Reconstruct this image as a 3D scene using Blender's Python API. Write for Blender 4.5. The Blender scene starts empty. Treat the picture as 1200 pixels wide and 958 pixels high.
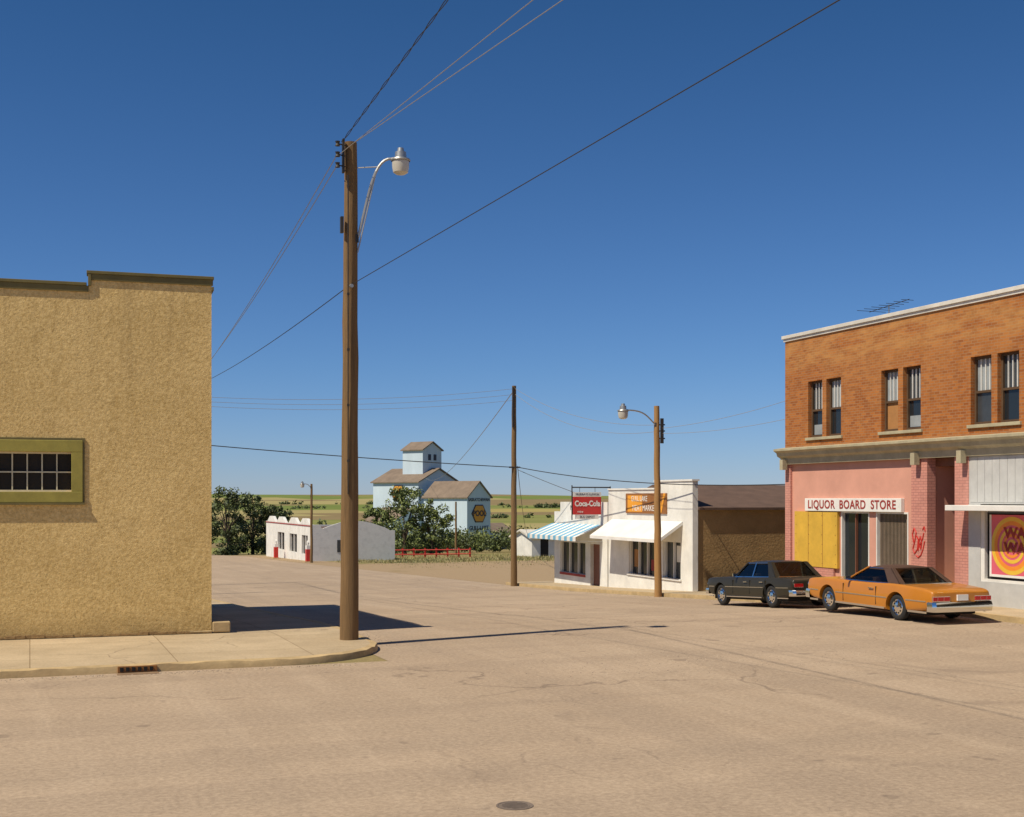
import bpy, bmesh, math, random
from mathutils import Vector, Matrix, Euler
R = math.radians
random.seed(7)
scene = bpy.context.scene
COL = scene.collection

# ------------------------------------------------------------------ materials
def newmat(name):
    m = bpy.data.materials.new(name); m.use_nodes = True
    nt = m.node_tree
    return m, nt, nt.nodes["Principled BSDF"]
def N(nt, t, **k):
    n = nt.nodes.new(t)
    for a, b in k.items(): setattr(n, a, b)
    return n
def mixc(nt, fac, a, b, mode='MIX'):
    n = N(nt, 'ShaderNodeMix', data_type='RGBA', blend_type=mode)
    for sock, v in ((n.inputs[0], fac), (n.inputs[6], a), (n.inputs[7], b)):
        if hasattr(v, 'is_output'): nt.links.new(v, sock)
        elif isinstance(v, (int, float)): sock.default_value = v
        else: sock.default_value = (*v, 1) if len(v) == 3 else v
    return n.outputs[2]
def ramp(nt, src, stops):
    r = N(nt, 'ShaderNodeValToRGB'); nt.links.new(src, r.inputs[0])
    el = r.color_ramp.elements
    while len(el) < len(stops): el.new(0.5)
    for e, (p, c) in zip(el, stops):
        e.position = p; e.color = (c, c, c, 1) if isinstance(c, (int, float)) else (*c, 1)
    return r.outputs[0]
def noise(nt, scale, detail=5, rough=.55, vec=None, stretch=None, dist=0):
    n = N(nt, 'ShaderNodeTexNoise'); n.inputs['Scale'].default_value = scale
    n.inputs['Detail'].default_value = detail; n.inputs['Roughness'].default_value = rough
    n.inputs['Distortion'].default_value = dist
    if vec is None:
        vec = N(nt, 'ShaderNodeTexCoord').outputs['Object']
    if stretch:
        mp = N(nt, 'ShaderNodeMapping'); mp.inputs['Scale'].default_value = stretch
        nt.links.new(vec, mp.inputs['Vector']); vec = mp.outputs[0]
    nt.links.new(vec, n.inputs['Vector'])
    return n.outputs['Fac']
def bump(nt, b, src, strength, dist=.02):
    n = N(nt, 'ShaderNodeBump'); n.inputs['Strength'].default_value = strength
    n.inputs['Distance'].default_value = dist
    nt.links.new(src, n.inputs['Height'])
    nt.links.new(n.outputs[0], b.inputs['Normal'])
    return n
def dark(c, f): return tuple(x * f for x in c)
def M(name, rgb, rough=.8, var=.2, scale=1.5, bmp=.0, bscale=30, metal=0, coat=0, stretch=None, bdist=.01, spec=.5):
    m, nt, b = newmat(name)
    b.inputs['Roughness'].default_value = rough; b.inputs['Metallic'].default_value = metal
    b.inputs['Coat Weight'].default_value = coat; b.inputs['Coat Roughness'].default_value = .08
    b.inputs['Specular IOR Level'].default_value = spec
    if var > 0:
        f = noise(nt, scale, 7, .65, stretch=stretch)
        f = ramp(nt, f, [(.3, 0.0), (.7, 1.0)])
        c = mixc(nt, f, dark(rgb, 1 - var), dark(rgb, 1 + var * .6))
        f2 = noise(nt, scale * 9, 4, .6, stretch=stretch)
        c = mixc(nt, var * .8, c, mixc(nt, f2, dark(rgb, .6), dark(rgb, 1.3)))
        nt.links.new(c, b.inputs['Base Color'])
    else: b.inputs['Base Color'].default_value = (*rgb, 1)
    if bmp > 0: bump(nt, b, noise(nt, bscale, 5, .6, stretch=stretch), bmp, bdist)
    return m
def N_mul(nt, src, k):
    n = N(nt, 'ShaderNodeMath', operation='MULTIPLY'); nt.links.new(src, n.inputs[0]); n.inputs[1].default_value = k
    return n.outputs[0]
def crackmask(nt, vscale, warp, width, gscale, lo, hi):
    tc = N(nt, 'ShaderNodeTexCoord').outputs['Object']
    wn = N(nt, 'ShaderNodeTexNoise'); wn.inputs['Scale'].default_value = .7; wn.inputs['Detail'].default_value = 5; nt.links.new(tc, wn.inputs['Vector'])
    va = N(nt, 'ShaderNodeVectorMath', operation='SCALE'); va.inputs[3].default_value = warp; nt.links.new(wn.outputs['Color'], va.inputs[0])
    vb = N(nt, 'ShaderNodeVectorMath', operation='ADD'); nt.links.new(tc, vb.inputs[0]); nt.links.new(va.outputs[0], vb.inputs[1])
    vo = N(nt, 'ShaderNodeTexVoronoi', feature='DISTANCE_TO_EDGE'); vo.inputs['Scale'].default_value = vscale
    nt.links.new(vb.outputs[0], vo.inputs['Vector'])
    cr = ramp(nt, vo.outputs['Distance'], [(0.0, 1.0), (width, 0.0)])
    gate = ramp(nt, noise(nt, gscale, 3, .5), [(lo, 0.0), (hi, 1.0)])
    mm = N(nt, 'ShaderNodeMath', operation='MULTIPLY'); nt.links.new(cr, mm.inputs[0]); nt.links.new(gate, mm.inputs[1])
    return mm.outputs[0]

def road_material():
    m, nt, b = newmat('worn_road')
    b.inputs['Roughness'].default_value = .92; b.inputs['Specular IOR Level'].default_value = .2
    big = ramp(nt, noise(nt, .09, 6, .6, dist=.6), [(.35, 0.0), (.65, 1.0)])
    c = mixc(nt, big, (.36, .265, .178), (.475, .36, .25))
    mid = ramp(nt, noise(nt, .8, 7, .7, dist=.4), [(.35, 0.0), (.7, 1.0)])
    c = mixc(nt, N_mul(nt, mid, .4), c, (.32, .235, .16))
    st = ramp(nt, noise(nt, .5, 5, .6, stretch=(.18, 1.6, 1)), [(.42, 0.0), (.62, 1.0)])
    c = mixc(nt, N_mul(nt, st, .4), c, (.31, .235, .162))
    st2 = ramp(nt, noise(nt, .6, 5, .6, stretch=(1.5, .12, 1)), [(.5, 0.0), (.66, 1.0)])
    c = mixc(nt, N_mul(nt, st2, .4), c, (.53, .41, .29))
    # worn wheel paths
    st3 = ramp(nt, noise(nt, .35, 3, .5, stretch=(.06, 1.9, 1), dist=.5), [(.52, 0.0), (.6, 1.0)])
    c = mixc(nt, N_mul(nt, st3, .4), c, (.28, .21, .148))
    st4 = ramp(nt, noise(nt, .3, 3, .5, stretch=(2.2, .07, 1), dist=.6), [(.55, 0.0), (.63, 1.0)])
    c = mixc(nt, N_mul(nt, st4, .35), c, (.27, .205, .148))
    fine = noise(nt, 14, 8, .75)
    c = mixc(nt, .36, c, mixc(nt, ramp(nt, fine, [(.35, 0.0), (.65, 1.0)]), (.19, .142, .10), (.62, .48, .34)))
    sp = ramp(nt, noise(nt, 45, 3, .8), [(.60, 0.0), (.72, 1.0)])
    c = mixc(nt, N_mul(nt, sp, .55), c, (.14, .105, .075))
    c = mixc(nt, N_mul(nt, crackmask(nt, .13, 2.2, .006, .15, .45, .55), .6), c, (.13, .095, .07))
    c = mixc(nt, N_mul(nt, crackmask(nt, .6, 1.2, .012, .22, .55, .62), .4), c, (.16, .12, .09))
    stn = ramp(nt, noise(nt, .35, 4, .5, dist=1.2), [(.62, 0.0), (.72, 1.0)])
    c = mixc(nt, N_mul(nt, stn, .4), c, (.2, .15, .11))
    drip = ramp(nt, noise(nt, 1.7, 2, .4), [(.70, 0.0), (.74, 1.0)])
    c = mixc(nt, N_mul(nt, drip, .4), c, (.14, .105, .08))
    nt.links.new(c, b.inputs['Base Color'])
    bump(nt, b, fine, .35, .02)
    return m
def stucco_material():
    m, nt, b = newmat('rough_stucco')
    b.inputs['Roughness'].default_value = .95; b.inputs['Specular IOR Level'].default_value = .1
    big = ramp(nt, noise(nt, .55, 6, .6, dist=.8), [(.32, 0.0), (.68, 1.0)])
    c = mixc(nt, big, (.66, .455, .17), (.84, .60, .25))
    blot = ramp(nt, noise(nt, 1.5, 4, .6, dist=1), [(.56, 0.0), (.72, 1.0)])
    c = mixc(nt, N_mul(nt, blot, .35), c, (.50, .345, .14))
    f = noise(nt, 14, 7, .7)
    c = mixc(nt, .38, c, mixc(nt, ramp(nt, f, [(.38, 0.0), (.6, 1.0)]), (.36, .24, .09), (.92, .70, .34)))
    pits = ramp(nt, noise(nt, 30, 3, .7), [(.3, 1.0), (.42, 0.0)])
    c = mixc(nt, N_mul(nt, pits, .5), c, (.2, .135, .055))
    tc = N(nt, 'ShaderNodeTexCoord'); sx = N(nt, 'ShaderNodeSeparateXYZ'); nt.links.new(tc.outputs['Object'], sx.inputs[0])
    ft = ramp(nt, sx.outputs['Z'], [(0.1, 1.0), (.75, 0.0)])
    nn = noise(nt, 1.6, 5, .6)
    mm = N(nt, 'ShaderNodeMath', operation='MULTIPLY'); nt.links.new(ft, mm.inputs[0]); nt.links.new(nn, mm.inputs[1])
    c = mixc(nt, mm.outputs[0], c, (.24, .165, .07))
    rs = ramp(nt, noise(nt, 1.2, 4, .6, stretch=(3.5, 3.5, .12)), [(.52, 0.0), (.7, 1.0)])
    up = ramp(nt, N_mul(nt, sx.outputs['Z'], .1), [(.45, 0.0), (.8, 1.0)])
    m2 = N(nt, 'ShaderNodeMath', operation='MULTIPLY'); nt.links.new(rs, m2.inputs[0]); nt.links.new(up, m2.inputs[1])
    c = mixc(nt, N_mul(nt, m2.outputs[0], .3), c, (.32, .215, .09))
    nt.links.new(c, b.inputs['Base Color'])
    n1 = bump(nt, b, noise(nt, 15, 8, .75), .75, .035)
    n2 = N(nt, 'ShaderNodeBump'); n2.inputs['Strength'].default_value = .22; n2.inputs['Distance'].default_value = .1
    nt.links.new(noise(nt, 1.3, 4, .5), n2.inputs['Height']); nt.links.new(n2.outputs[0], n1.inputs['Normal'])
    return m
def brick_material(name, c1, c2, mortar, weather=(.62, .42, .25), wf=.35, bands=False):
    m, nt, b = newmat(name)
    b.inputs['Roughness'].default_value = .9; b.inputs['Specular IOR Level'].default_value = .2
    tc = N(nt, 'ShaderNodeTexCoord'); sx = N(nt, 'ShaderNodeSeparateXYZ'); nt.links.new(tc.outputs['Object'], sx.inputs[0])
    cb = N(nt, 'ShaderNodeCombineXYZ')
    ad = N(nt, 'ShaderNodeMath', operation='ADD'); nt.links.new(sx.outputs['X'], ad.inputs[0]); nt.links.new(sx.outputs['Y'], ad.inputs[1])
    nt.links.new(ad.outputs[0], cb.inputs[0]); nt.links.new(sx.outputs['Z'], cb.inputs[1])
    br = N(nt, 'ShaderNodeTexBrick'); nt.links.new(cb.outputs[0], br.inputs['Vector'])
    br.inputs['Scale'].default_value = 1; br.inputs['Brick Width'].default_value = .235; br.inputs['Row Height'].default_value = .085
    br.inputs['Mortar Size'].default_value = .010; br.inputs['Mortar Smooth'].default_value = .2; br.inputs['Bias'].default_value = 0
    br.inputs['Color1'].default_value = (*c1, 1); br.inputs['Color2'].default_value = (*c2, 1); br.inputs['Mortar'].default_value = (*mortar, 1)
    c = br.outputs['Color']
    nz = ramp(nt, noise(nt, .5, 6, .6, stretch=(1, 1, .9)), [(.45, 0.0), (.7, 1.0)])
    c = mixc(nt, N_mul(nt, nz, wf), c, weather)
    if bands:   # paler weathered courses high on the wall
        hi = ramp(nt, N_mul(nt, sx.outputs['Z'], .1), [(.77, 0.0), (.80, 1.0)])
        nb = ramp(nt, noise(nt, 1.2, 5, .7, stretch=(.5, .5, 3)), [(.40, 0.0), (.58, 1.0)])
        m3 = N(nt, 'ShaderNodeMath', operation='MULTIPLY'); nt.links.new(hi, m3.inputs[0]); nt.links.new(nb, m3.inputs[1])
        c = mixc(nt, N_mul(nt, m3.outputs[0], .45), c, (.54, .29, .10))
    nz2 = ramp(nt, noise(nt, 1.7, 6, .7), [(.3, 1.0), (.5, 0.0)])
    c = mixc(nt, N_mul(nt, nz2, .35), c, dark(c1, .45))
    nt.links.new(c, b.inputs['Base Color'])
    bump(nt, b, br.outputs['Fac'], -.6, .012)
    return m
def sidewalk_material():
    m, nt, b = newmat('concrete_walk')
    b.inputs['Roughness'].default_value = .9; b.inputs['Specular IOR Level'].default_value = .2
    big = ramp(nt, noise(nt, .6, 6, .65), [(.35, 0.0), (.65, 1.0)])
    c = mixc(nt, big, (.41, .315, .195), (.55, .43, .275))
    f = noise(nt, 22, 6, .75)
    c = mixc(nt, .28, c, mixc(nt, ramp(nt, f, [(.35, 0.0), (.65, 1.0)]), (.22, .165, .105), (.68, .55, .38)))
    st = ramp(nt, noise(nt, 2.2, 4, .6), [(.62, 0.0), (.72, 1.0)])
    c = mixc(nt, N_mul(nt, st, .35), c, (.24, .18, .12))
    tc = N(nt, 'ShaderNodeTexCoord')
    br = N(nt, 'ShaderNodeTexBrick'); nt.links.new(tc.outputs['Object'], br.inputs['Vector'])
    br.offset = 0; br.inputs['Scale'].default_value = 1; br.inputs['Brick Width'].default_value = 2.6; br.inputs['Row Height'].default_value = 2.6
    br.inputs['Mortar Size'].default_value = .010; br.inputs['Mortar Smooth'].default_value = .2
    br.inputs['Color1'].default_value = (1, 1, 1, 1); br.inputs['Color2'].default_value = (.88, .87, .85, 1); br.inputs['Mortar'].default_value = (.50, .46, .4, 1)
    c = mixc(nt, 1.0, c, br.outputs['Color'], 'MULTIPLY')
    c = mixc(nt, N_mul(nt, crackmask(nt, .35, .9, .008, .3, .45, .55), .6), c, (.14, .1, .07))
    nt.links.new(c, b.inputs['Base Color']); bump(nt, b, f, .3, .015)
    return m
def field_material(name, a, bcol, s=(.012, .05, 1)):
    m, nt, b = newmat(name)
    b.inputs['Roughness'].default_value = 1; b.inputs['Specular IOR Level'].default_value = 0
    f = ramp(nt, noise(nt, 1, 6, .65, stretch=s), [(.35, 0.0), (.65, 1.0)])
    nt.links.new(mixc(nt, f, a, bcol), b.inputs['Base Color'])
    return m
def soil_material(name, soil, grass, lo=.45, hi=.6, sc=.25):
    m, nt, b = newmat(name)
    b.inputs['Roughness'].default_value = 1; b.inputs['Specular IOR Level'].default_value = .05
    f = ramp(nt, noise(nt, sc, 8, .7), [(lo, 0.0), (hi, 1.0)])
    fine = noise(nt, 6, 8, .75)
    c = mixc(nt, f, soil, grass)
    c = mixc(nt, ramp(nt, fine, [(.35, .45), (.65, 0.0)]), c, dark(soil, .5))
    nt.links.new(c, b.inputs['Base Color']); bump(nt, b, fine, .6, .06)
    return m

ROAD = road_material(); STUCCO = stucco_material(); WALK = sidewalk_material()
BRICK = brick_material('orange_brick', (.44, .155, .036), (.29, .09, .023), (.34, .19, .10), weather=(.50, .25, .085), wf=.4, bands=True)
PINKBRICK = brick_material('pink_painted_brick', (.60, .28, .22), (.54, .24, .19), (.38, .17, .14), weather=(.66, .38, .31), wf=.3)
WHITEBRICK = brick_material('white_painted_block', (.76, .75, .72), (.70, .69, .66), (.55, .54, .52), weather=(.8, .79, .76), wf=.3)
OLIVE = M('olive_trim_paint', (.16, .13, .04), .7, .3, 2)
WINFRAME = M('olive_yellow_paint', (.33, .28, .055), .7, .25, 3)
GLASS = M('dark_glass', (.018, .022, .026), .08, 0)
GLASS2 = M('dusty_glass', (.05, .055, .06), .22, .3, 2)
WOOD = M('weathered_pole_wood', (.21, .125, .052), .95, .5, 2.2, .8, 9, stretch=(7, 7, .35), bdist=.02)
WOOD2 = M('pale_pole_wood', (.38, .21, .075), .9, .35, 2.2, .6, 9, stretch=(7, 7, .35), bdist=.02)
METAL = M('galvanised_metal', (.42, .42, .40), .45, .2, 4, metal=.7)
DARKMETAL = M('dark_iron', (.05, .045, .04), .6, .3, 4, metal=.3)
COVER = M('worn_cover_iron', (.17, .13, .10), .85, .3, 9)
RUST = M('rusty_iron', (.30, .13, .035), .9, .4, 6, .5, 30)
WIRE = M('wire_black', (.03, .03, .03), .6, 0)
WIREL = M('wire_aluminium', (.30, .28, .25), .5, 0)
WHITE = M('white_paint', (.78, .76, .71), .75, .12, 1.4)
WHITES = M('white_weathered_paint', (.76, .745, .69), .85, .22, .9, .2, 12)
PINK = M('pink_paint', (.64, .32, .235), .85, .14, .8, .15, 20)
YELLOWBOARD = M('yellow_board', (.66, .40, .045), .75, .22, 1.3)
CREAM = M('cornice_paint', (.42, .37, .24), .8, .3, 2)
COPING = M('coping_metal', (.66, .62, .54), .7, .25, 1.5)
BROWNWALL = M('brown_stucco', (.34, .215, .09), .95, .3, 1.2, .5, 10, bdist=.04)
BROWNROOF = M('tar_roof', (.12, .072, .05), .9, .35, 1.5, .4, 10)
SHINGLE = M('brown_shingles', (.22, .165, .12), .95, .35, .5, .4, 6)
ELEV = M('elevator_white_blue_paint', (.56, .67, .75), .8, .12, .25, stretch=(1, 1, .4))
GREY = M('grey_fascia', (.50, .50, .48), .7, .15, 2)
REDP = M('red_paint', (.55, .03, .02), .5, .15, 3)
DULLRED = M('faded_red_paint', (.34, .035, .025), .7, .25, 3)
REDSIGN = M('red_sign_enamel', (.55, .02, .02), .35, .1, 4)
ORANGESIGN = M('orange_sign_paint', (.80, .34, .03), .6, .12, 2)
BROWNSIGN = M('brown_sign_paint', (.30, .12, .03), .6, .2, 2)
NAVY = M('navy_paint', (.03, .035, .06), .6, 0)
BLUEP = M('blue_awning', (.16, .42, .60), .8, .15, 2)
KERB = M('kerb_concrete', (.50, .36, .18), .9, .4, 2, .6, 18)
PINKPOSTER = M('pink_poster', (.72, .13, .18), .5, .1, 3)
ORPOSTER = M('orange_poster', (.85, .28, .03), .5, .1, 3)
YELPOSTER = M('yellow_poster', (.80, .50, .05), .5, .1, 3)
DWOOD = M('dark_window_wood', (.10, .055, .025), .8, .3, 4)
BLIND_REFL = M('curtain_and_reflection', (.30, .33, .34), .8, .25, 2)  # pale bluish curtain tone, also paints the reflection in the upper panes
TANBLIND = M('tan_blind', (.40, .19, .06), .8, .25, 2)
GREYBLIND = M('slatted_blind', (.30, .22, .15), .8, .3, 3)
DARKIN = M('dark_interior', (.02, .017, .014), .9, .2, 2)
DOORP = M('brown_door', (.20, .075, .04), .6, .25, 3)
CHROME = M('chrome', (.75, .75, .74), .12, 0, metal=1)
TYRE = M('tyre_rubber', (.02, .02, .02), .85, .2, 8)
BARK = M('bark', (.09, .065, .045), .95, .4, 6, .6, 20)
DIRTLOT = soil_material('gravel_lot_soil', (.39, .285, .175), (.25, .20, .09), .58, .72)
GRASSG = soil_material('dry_grass_ground', (.32, .25, .12), (.17, .18, .06), .42, .62, .12)
FIELDS = [field_material('crop_gold', (.30, .25, .09), (.36, .30, .12)),
          field_material('crop_green', (.12, .17, .05), (.19, .22, .07)),
          field_material('fallow_brown', (.20, .155, .08), (.25, .195, .11)),
          field_material('pasture_olive', (.17, .19, .065), (.24, .24, .09)),
          field_material('stubble_straw', (.30, .26, .12), (.35, .30, .14))]
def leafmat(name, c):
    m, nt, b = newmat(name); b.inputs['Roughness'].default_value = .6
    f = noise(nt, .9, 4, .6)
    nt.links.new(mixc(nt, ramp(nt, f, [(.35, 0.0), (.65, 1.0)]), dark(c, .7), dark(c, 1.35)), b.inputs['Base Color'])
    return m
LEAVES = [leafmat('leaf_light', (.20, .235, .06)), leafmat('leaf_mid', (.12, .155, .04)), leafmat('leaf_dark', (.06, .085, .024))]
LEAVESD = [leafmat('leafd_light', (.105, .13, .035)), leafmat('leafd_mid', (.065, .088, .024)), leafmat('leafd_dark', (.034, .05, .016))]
GRASSB = [leafmat('grass_green', (.19, .20, .06)), leafmat('grass_dry', (.38, .31, .14)), leafmat('grass_dark', (.10, .115, .035))]

# ------------------------------------------------------------------ geometry helpers
def empty(name, loc=(0, 0, 0), rz=0, rx=0):
    e = bpy.data.objects.new(name, None); e.location = loc; e.rotation_euler = (rx, 0, rz)
    e.empty_display_size = .3; COL.objects.link(e); return e
class MB:
    """accumulates geometry with material slots"""
    def __init__(s): s.v = []; s.f = []; s.m = []; s.mats = []
    def mi(s, mat):
        if mat not in s.mats: s.mats.append(mat)
        return s.mats.index(mat)
    def add(s, vs, fs, mat):
        o = len(s.v); s.v += [tuple(p) for p in vs]; k = s.mi(mat)
        for f in fs: s.f.append([i + o for i in f]); s.m.append(k)
        return s
    def box(s, x0, x1, y0, y1, z0, z1, mat, mtx=None):
        vs = [Vector((x, y, z)) for z in (z0, z1) for y in (y0, y1) for x in (x0, x1)]
        if mtx: vs = [mtx @ p for p in vs]
        return s.add(vs, [(0, 2, 3, 1), (4, 5, 7, 6), (0, 1, 5, 4), (2, 6, 7, 3), (0, 4, 6, 2), (1, 3, 7, 5)], mat)
    def cyl(s, p0, p1, r0, r1, mat, n=12, caps=True):
        p0 = Vector(p0); p1 = Vector(p1); d = (p1 - p0).normalized()
        a = d.cross(Vector((0, 0, 1)) if abs(d.z) < .9 else Vector((1, 0, 0))).normalized(); b = d.cross(a)
        vs = []
        for p, r in ((p0, r0), (p1, r1)):
            for i in range(n):
                t = 2 * math.pi * i / n; vs.append(p + a * math.cos(t) * r + b * math.sin(t) * r)
        fs = [(i, (i + 1) % n, n + (i + 1) % n, n + i) for i in range(n)]
        if caps: fs += [tuple(range(n))[::-1], tuple(range(n, 2 * n))]
        return s.add(vs, fs, mat)
    def tube(s, pts, r, mat, n=8):
        for a, b in zip(pts, pts[1:]): s.cyl(a, b, r, r, mat, n)
        return s
    def lathe(s, c, axis, prof, mat, n=24):
        c = Vector(c); d = Vector(axis).normalized()
        a = d.cross(Vector((0, 0, 1)) if abs(d.z) < .9 else Vector((1, 0, 0))).normalized(); b = d.cross(a)
        vs = []
        for o, r in prof:
            for i in range(n):
                t = 2 * math.pi * i / n; vs.append(c + d * o + (a * math.cos(t) + b * math.sin(t)) * max(r, .0005))
        fs = []
        for k in range(len(prof) - 1):
            for i in range(n):
                fs.append((k * n + i, k * n + (i + 1) % n, (k + 1) * n + (i + 1) % n, (k + 1) * n + i))
        return s.add(vs, fs, mat)
    def prism(s, pts, d, mat):
        n = len(pts); d = Vector(d); vs = [Vector(p) for p in pts] + [Vector(p) + d for p in pts]
        fs = [tuple(range(n))[::-1], tuple(range(n, 2 * n))] + [(i, (i + 1) % n, n + (i + 1) % n, n + i) for i in range(n)]
        return s.add(vs, fs, mat)
    def build(s, name, parent=None, local=False, smooth=False, bevel=0, recalc=True):
        me = bpy.data.meshes.new(name)
        off = Vector((0, 0, 0)) if (local or parent is None) else Vector(parent.location)
        me.from_pydata([tuple(Vector(v) - off) for v in s.v], [], s.f)
        for m in s.mats: me.materials.append(m)
        for p, k in zip(me.polygons, s.m): p.material_index = k
        if recalc:
            bm = bmesh.new(); bm.from_mesh(me); bmesh.ops.recalc_face_normals(bm, faces=bm.faces); bm.to_mesh(me); bm.free()
        if smooth:
            for p in me.polygons: p.use_smooth = True
            me.set_sharp_from_angle(angle=R(38))
        ob = bpy.data.objects.new(name, me); COL.objects.link(ob)
        if parent: ob.parent = parent
        if bevel:
            b = ob.modifiers.new('b', 'BEVEL'); b.width = bevel; b.segments = 2; b.limit_method = 'ANGLE'
        return ob
def wallgrid(name, us, zs, keep, fn, mat, thick, parent, local=False):
    """planar wall with openings. fn(u,z)->outer point, thick: inward vector"""
    mb = MB(); idx = {}
    vs = []; fs = []
    for i in range(len(us) - 1):
        for j in range(len(zs) - 1):
            if keep((us[i] + us[i + 1]) / 2, (zs[j] + zs[j + 1]) / 2):
                q = []
                for (a, b) in ((i, j), (i + 1, j), (i + 1, j + 1), (i, j + 1)):
                    if (a, b) not in idx: idx[(a, b)] = len(vs); vs.append(fn(us[a], zs[b]))
                    q.append(idx[(a, b)])
                fs.append(q)
    n = len(vs); t = Vector(thick)
    edges = {}
    for q in fs:
        for a, b in zip(q, q[1:] + q[:1]):
            k = (min(a, b), max(a, b)); edges[k] = edges.get(k, 0) + 1
    allv = [Vector(v) for v in vs] + [Vector(v) + t for v in vs]
    af = list(fs) + [[i + n for i in q][::-1] for q in fs]
    for (a, b), c in edges.items():
        if c == 1: af.append([a, b, b + n, a + n])
    mb.add(allv, af, mat)
    return mb.build(name, parent, local)
def text(body, size, loc, rot, mat, name, parent, ext=.01, align='CENTER', sx=1, bold=0, local=False, spacing=1.0):
    cu = bpy.data.curves.new(name, 'FONT'); cu.body = body; cu.size = size; cu.extrude = ext
    cu.align_x = align; cu.align_y = 'CENTER'; cu.offset = bold; cu.space_character = spacing
    tmp = bpy.data.objects.new('t', cu); COL.objects.link(tmp)
    dg = bpy.context.evaluated_depsgraph_get(); dg.update()
    me = bpy.data.meshes.new_from_object(tmp.evaluated_get(dg))
    bpy.data.objects.remove(tmp)
    ob = bpy.data.objects.new(name, me); COL.objects.link(ob)
    me.materials.clear(); me.materials.append(mat)
    l = Vector(loc)
    if parent and not local: l = l - Vector(parent.location)
    ob.location = l; ob.rotation_euler = rot; ob.scale = (sx, 1, 1)
    if parent: ob.parent = parent
    return ob
FACE_W = (R(90), 0, R(-90))   # sign facing -x (the street)
FACE_S = (R(90), 0, 0)        # sign facing -y

# ------------------------------------------------------------------ terrain
PROF = [(-200, 0), (29, 0), (33, -.12), (37, -.33), (47, -.78), (55, -1.12), (62, -1.33), (90, -2.05), (125, -2.95), (150, -3.5),
        (200, -5.2), (270, -8.5), (400, -11), (600, -13.5), (1200, -13), (2500, -5), (4000, 6), (7000, 14)]
def g(y):
    for (a, za), (b, zb) in zip(PROF, PROF[1:]):
        if y <= b: return za + (zb - za) * (y - a) / (b - a)
    return PROF[-1][1]
BREAKS = [p[0] for p in PROF]
def strip(name, x0, x1, y0, y1, dz, mat, skirt=False, parent=None):
    ys = sorted({y0, y1, *[b for b in BREAKS if y0 < b < y1]})
    mb = MB(); vs = []; fs = []
    for y in ys: vs += [(x0, y, g(y) + dz), (x1, y, g(y) + dz)]
    k = len(ys)
    for i in range(k - 1): fs.append((2 * i, 2 * i + 1, 2 * i + 3, 2 * i + 2))
    if skirt:
        o = len(vs)
        for y in ys: vs += [(x0, y, g(y) - .1), (x1, y, g(y) - .1)]
        for i in range(k - 1):
            fs.append((2 * i, 2 * i + 2, o + 2 * i + 2, o + 2 * i)); fs.append((2 * i + 1, o + 2 * i + 1, o + 2 * i + 3, 2 * i + 3))
        fs.append((0, o, o + 1, 1)); fs.append((2 * k - 2, 2 * k - 1, o + 2 * k - 1, o + 2 * k - 2))
    mb.add(vs, fs, mat); return mb.build(name, parent)

xs = [-6000, -4500, -3400, -2600, -2000, -1500, -1150, -880, -650, -470, -320, -210, -120, -60, 0, 30, 60, 100, 160, 230, 320, 430, 560, 720, 900, 1120, 1400, 1750, 2200, 2800, 3500, 4500, 6000]
ys = [-200, 0, 29, 33, 37, 47, 55, 62, 90, 125, 150, 200, 270, 330, 400, 480, 600, 720, 860, 1020, 1200, 1400, 1650, 1950, 2250, 2500, 2900, 3400, 4000, 4800, 5800, 7000]
def th(x, y):
    z = g(y)
    if y > 200:
        k = min(1, (y - 200) / 1500)
        z += k * (5 * math.sin(x * .0021 + y * .0011) + 3.5 * math.sin(x * .0053 + 1.3) * math.cos(y * .0017))
        if y > 2800: z += 7 * math.sin(x * .0009 + .6)
    return z
mb = MB(); rr = random.Random(11)
nx = len(xs); vs = [(x, y, th(x, y)) for y in ys for x in xs]
byM = {}
for j in range(len(ys) - 1):
    band = rr.randrange(5)
    for i in range(nx - 1):
        if ys[j] < 200: mt = GRASSG
        else:
            if rr.random() < .5: band = rr.choice((0, 1, 1, 2, 3, 3, 4))
            mt = FIELDS[band]
        byM.setdefault(mt, []).append((j * nx + i, j * nx + i + 1, (j + 1) * nx + i + 1, (j + 1) * nx + i))
mb.v = vs
for mt, f in byM.items():
    k = mb.mi(mt); mb.f += [list(q) for q in f]; mb.m += [k] * len(f)
mb.build('ground')

# roads
strip('cross_street', -300, 300, -60, 24.45, .008, ROAD)
strip('main_street', 6.6, 23.7, 24.45, 190, .008, ROAD)
strip('gravel_lot', 23.7, 75, 64, 112, .012, DIRTLOT)
strip('garage_forecourt', 23.7, 27, 112, 165, .012, DIRTLOT)

# left sidewalk with rounded corner
e = empty('sidewalk', (0, 0, 0))
def arc(cx, cy, r, a0, a1, n=14): return [(cx + r * math.cos(R(a0 + (a1 - a0) * i / n)), cy + r * math.sin(R(a0 + (a1 - a0) * i / n))) for i in range(n + 1)]
KW = .17
inner = [(-60, 24.45 + KW)] + arc(4.4, 27.05, 2.6 - KW, -90, 0) + [(7.0 - KW, 29), (-60, 29)]
mb = MB(); mb.prism([(x, y, -.1) for x, y in inner], (0, 0, .245), WALK); mb.build('corner_slab', e)
strip('side_slab', 3.2, 7.0 - KW, 29, 60, .145, WALK, True, e)
strip('front_slab', -60, 3.2, 29, 31, .145, WALK, True, e)
outer = [(-60, 24.45)] + arc(4.4, 27.05, 2.6, -90, 0) + [(7.0, 29)]
inn = [(-60, 24.45 + KW)] + arc(4.4, 27.05, 2.6 - KW, -90, 0) + [(7.0 - KW, 29)]
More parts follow.
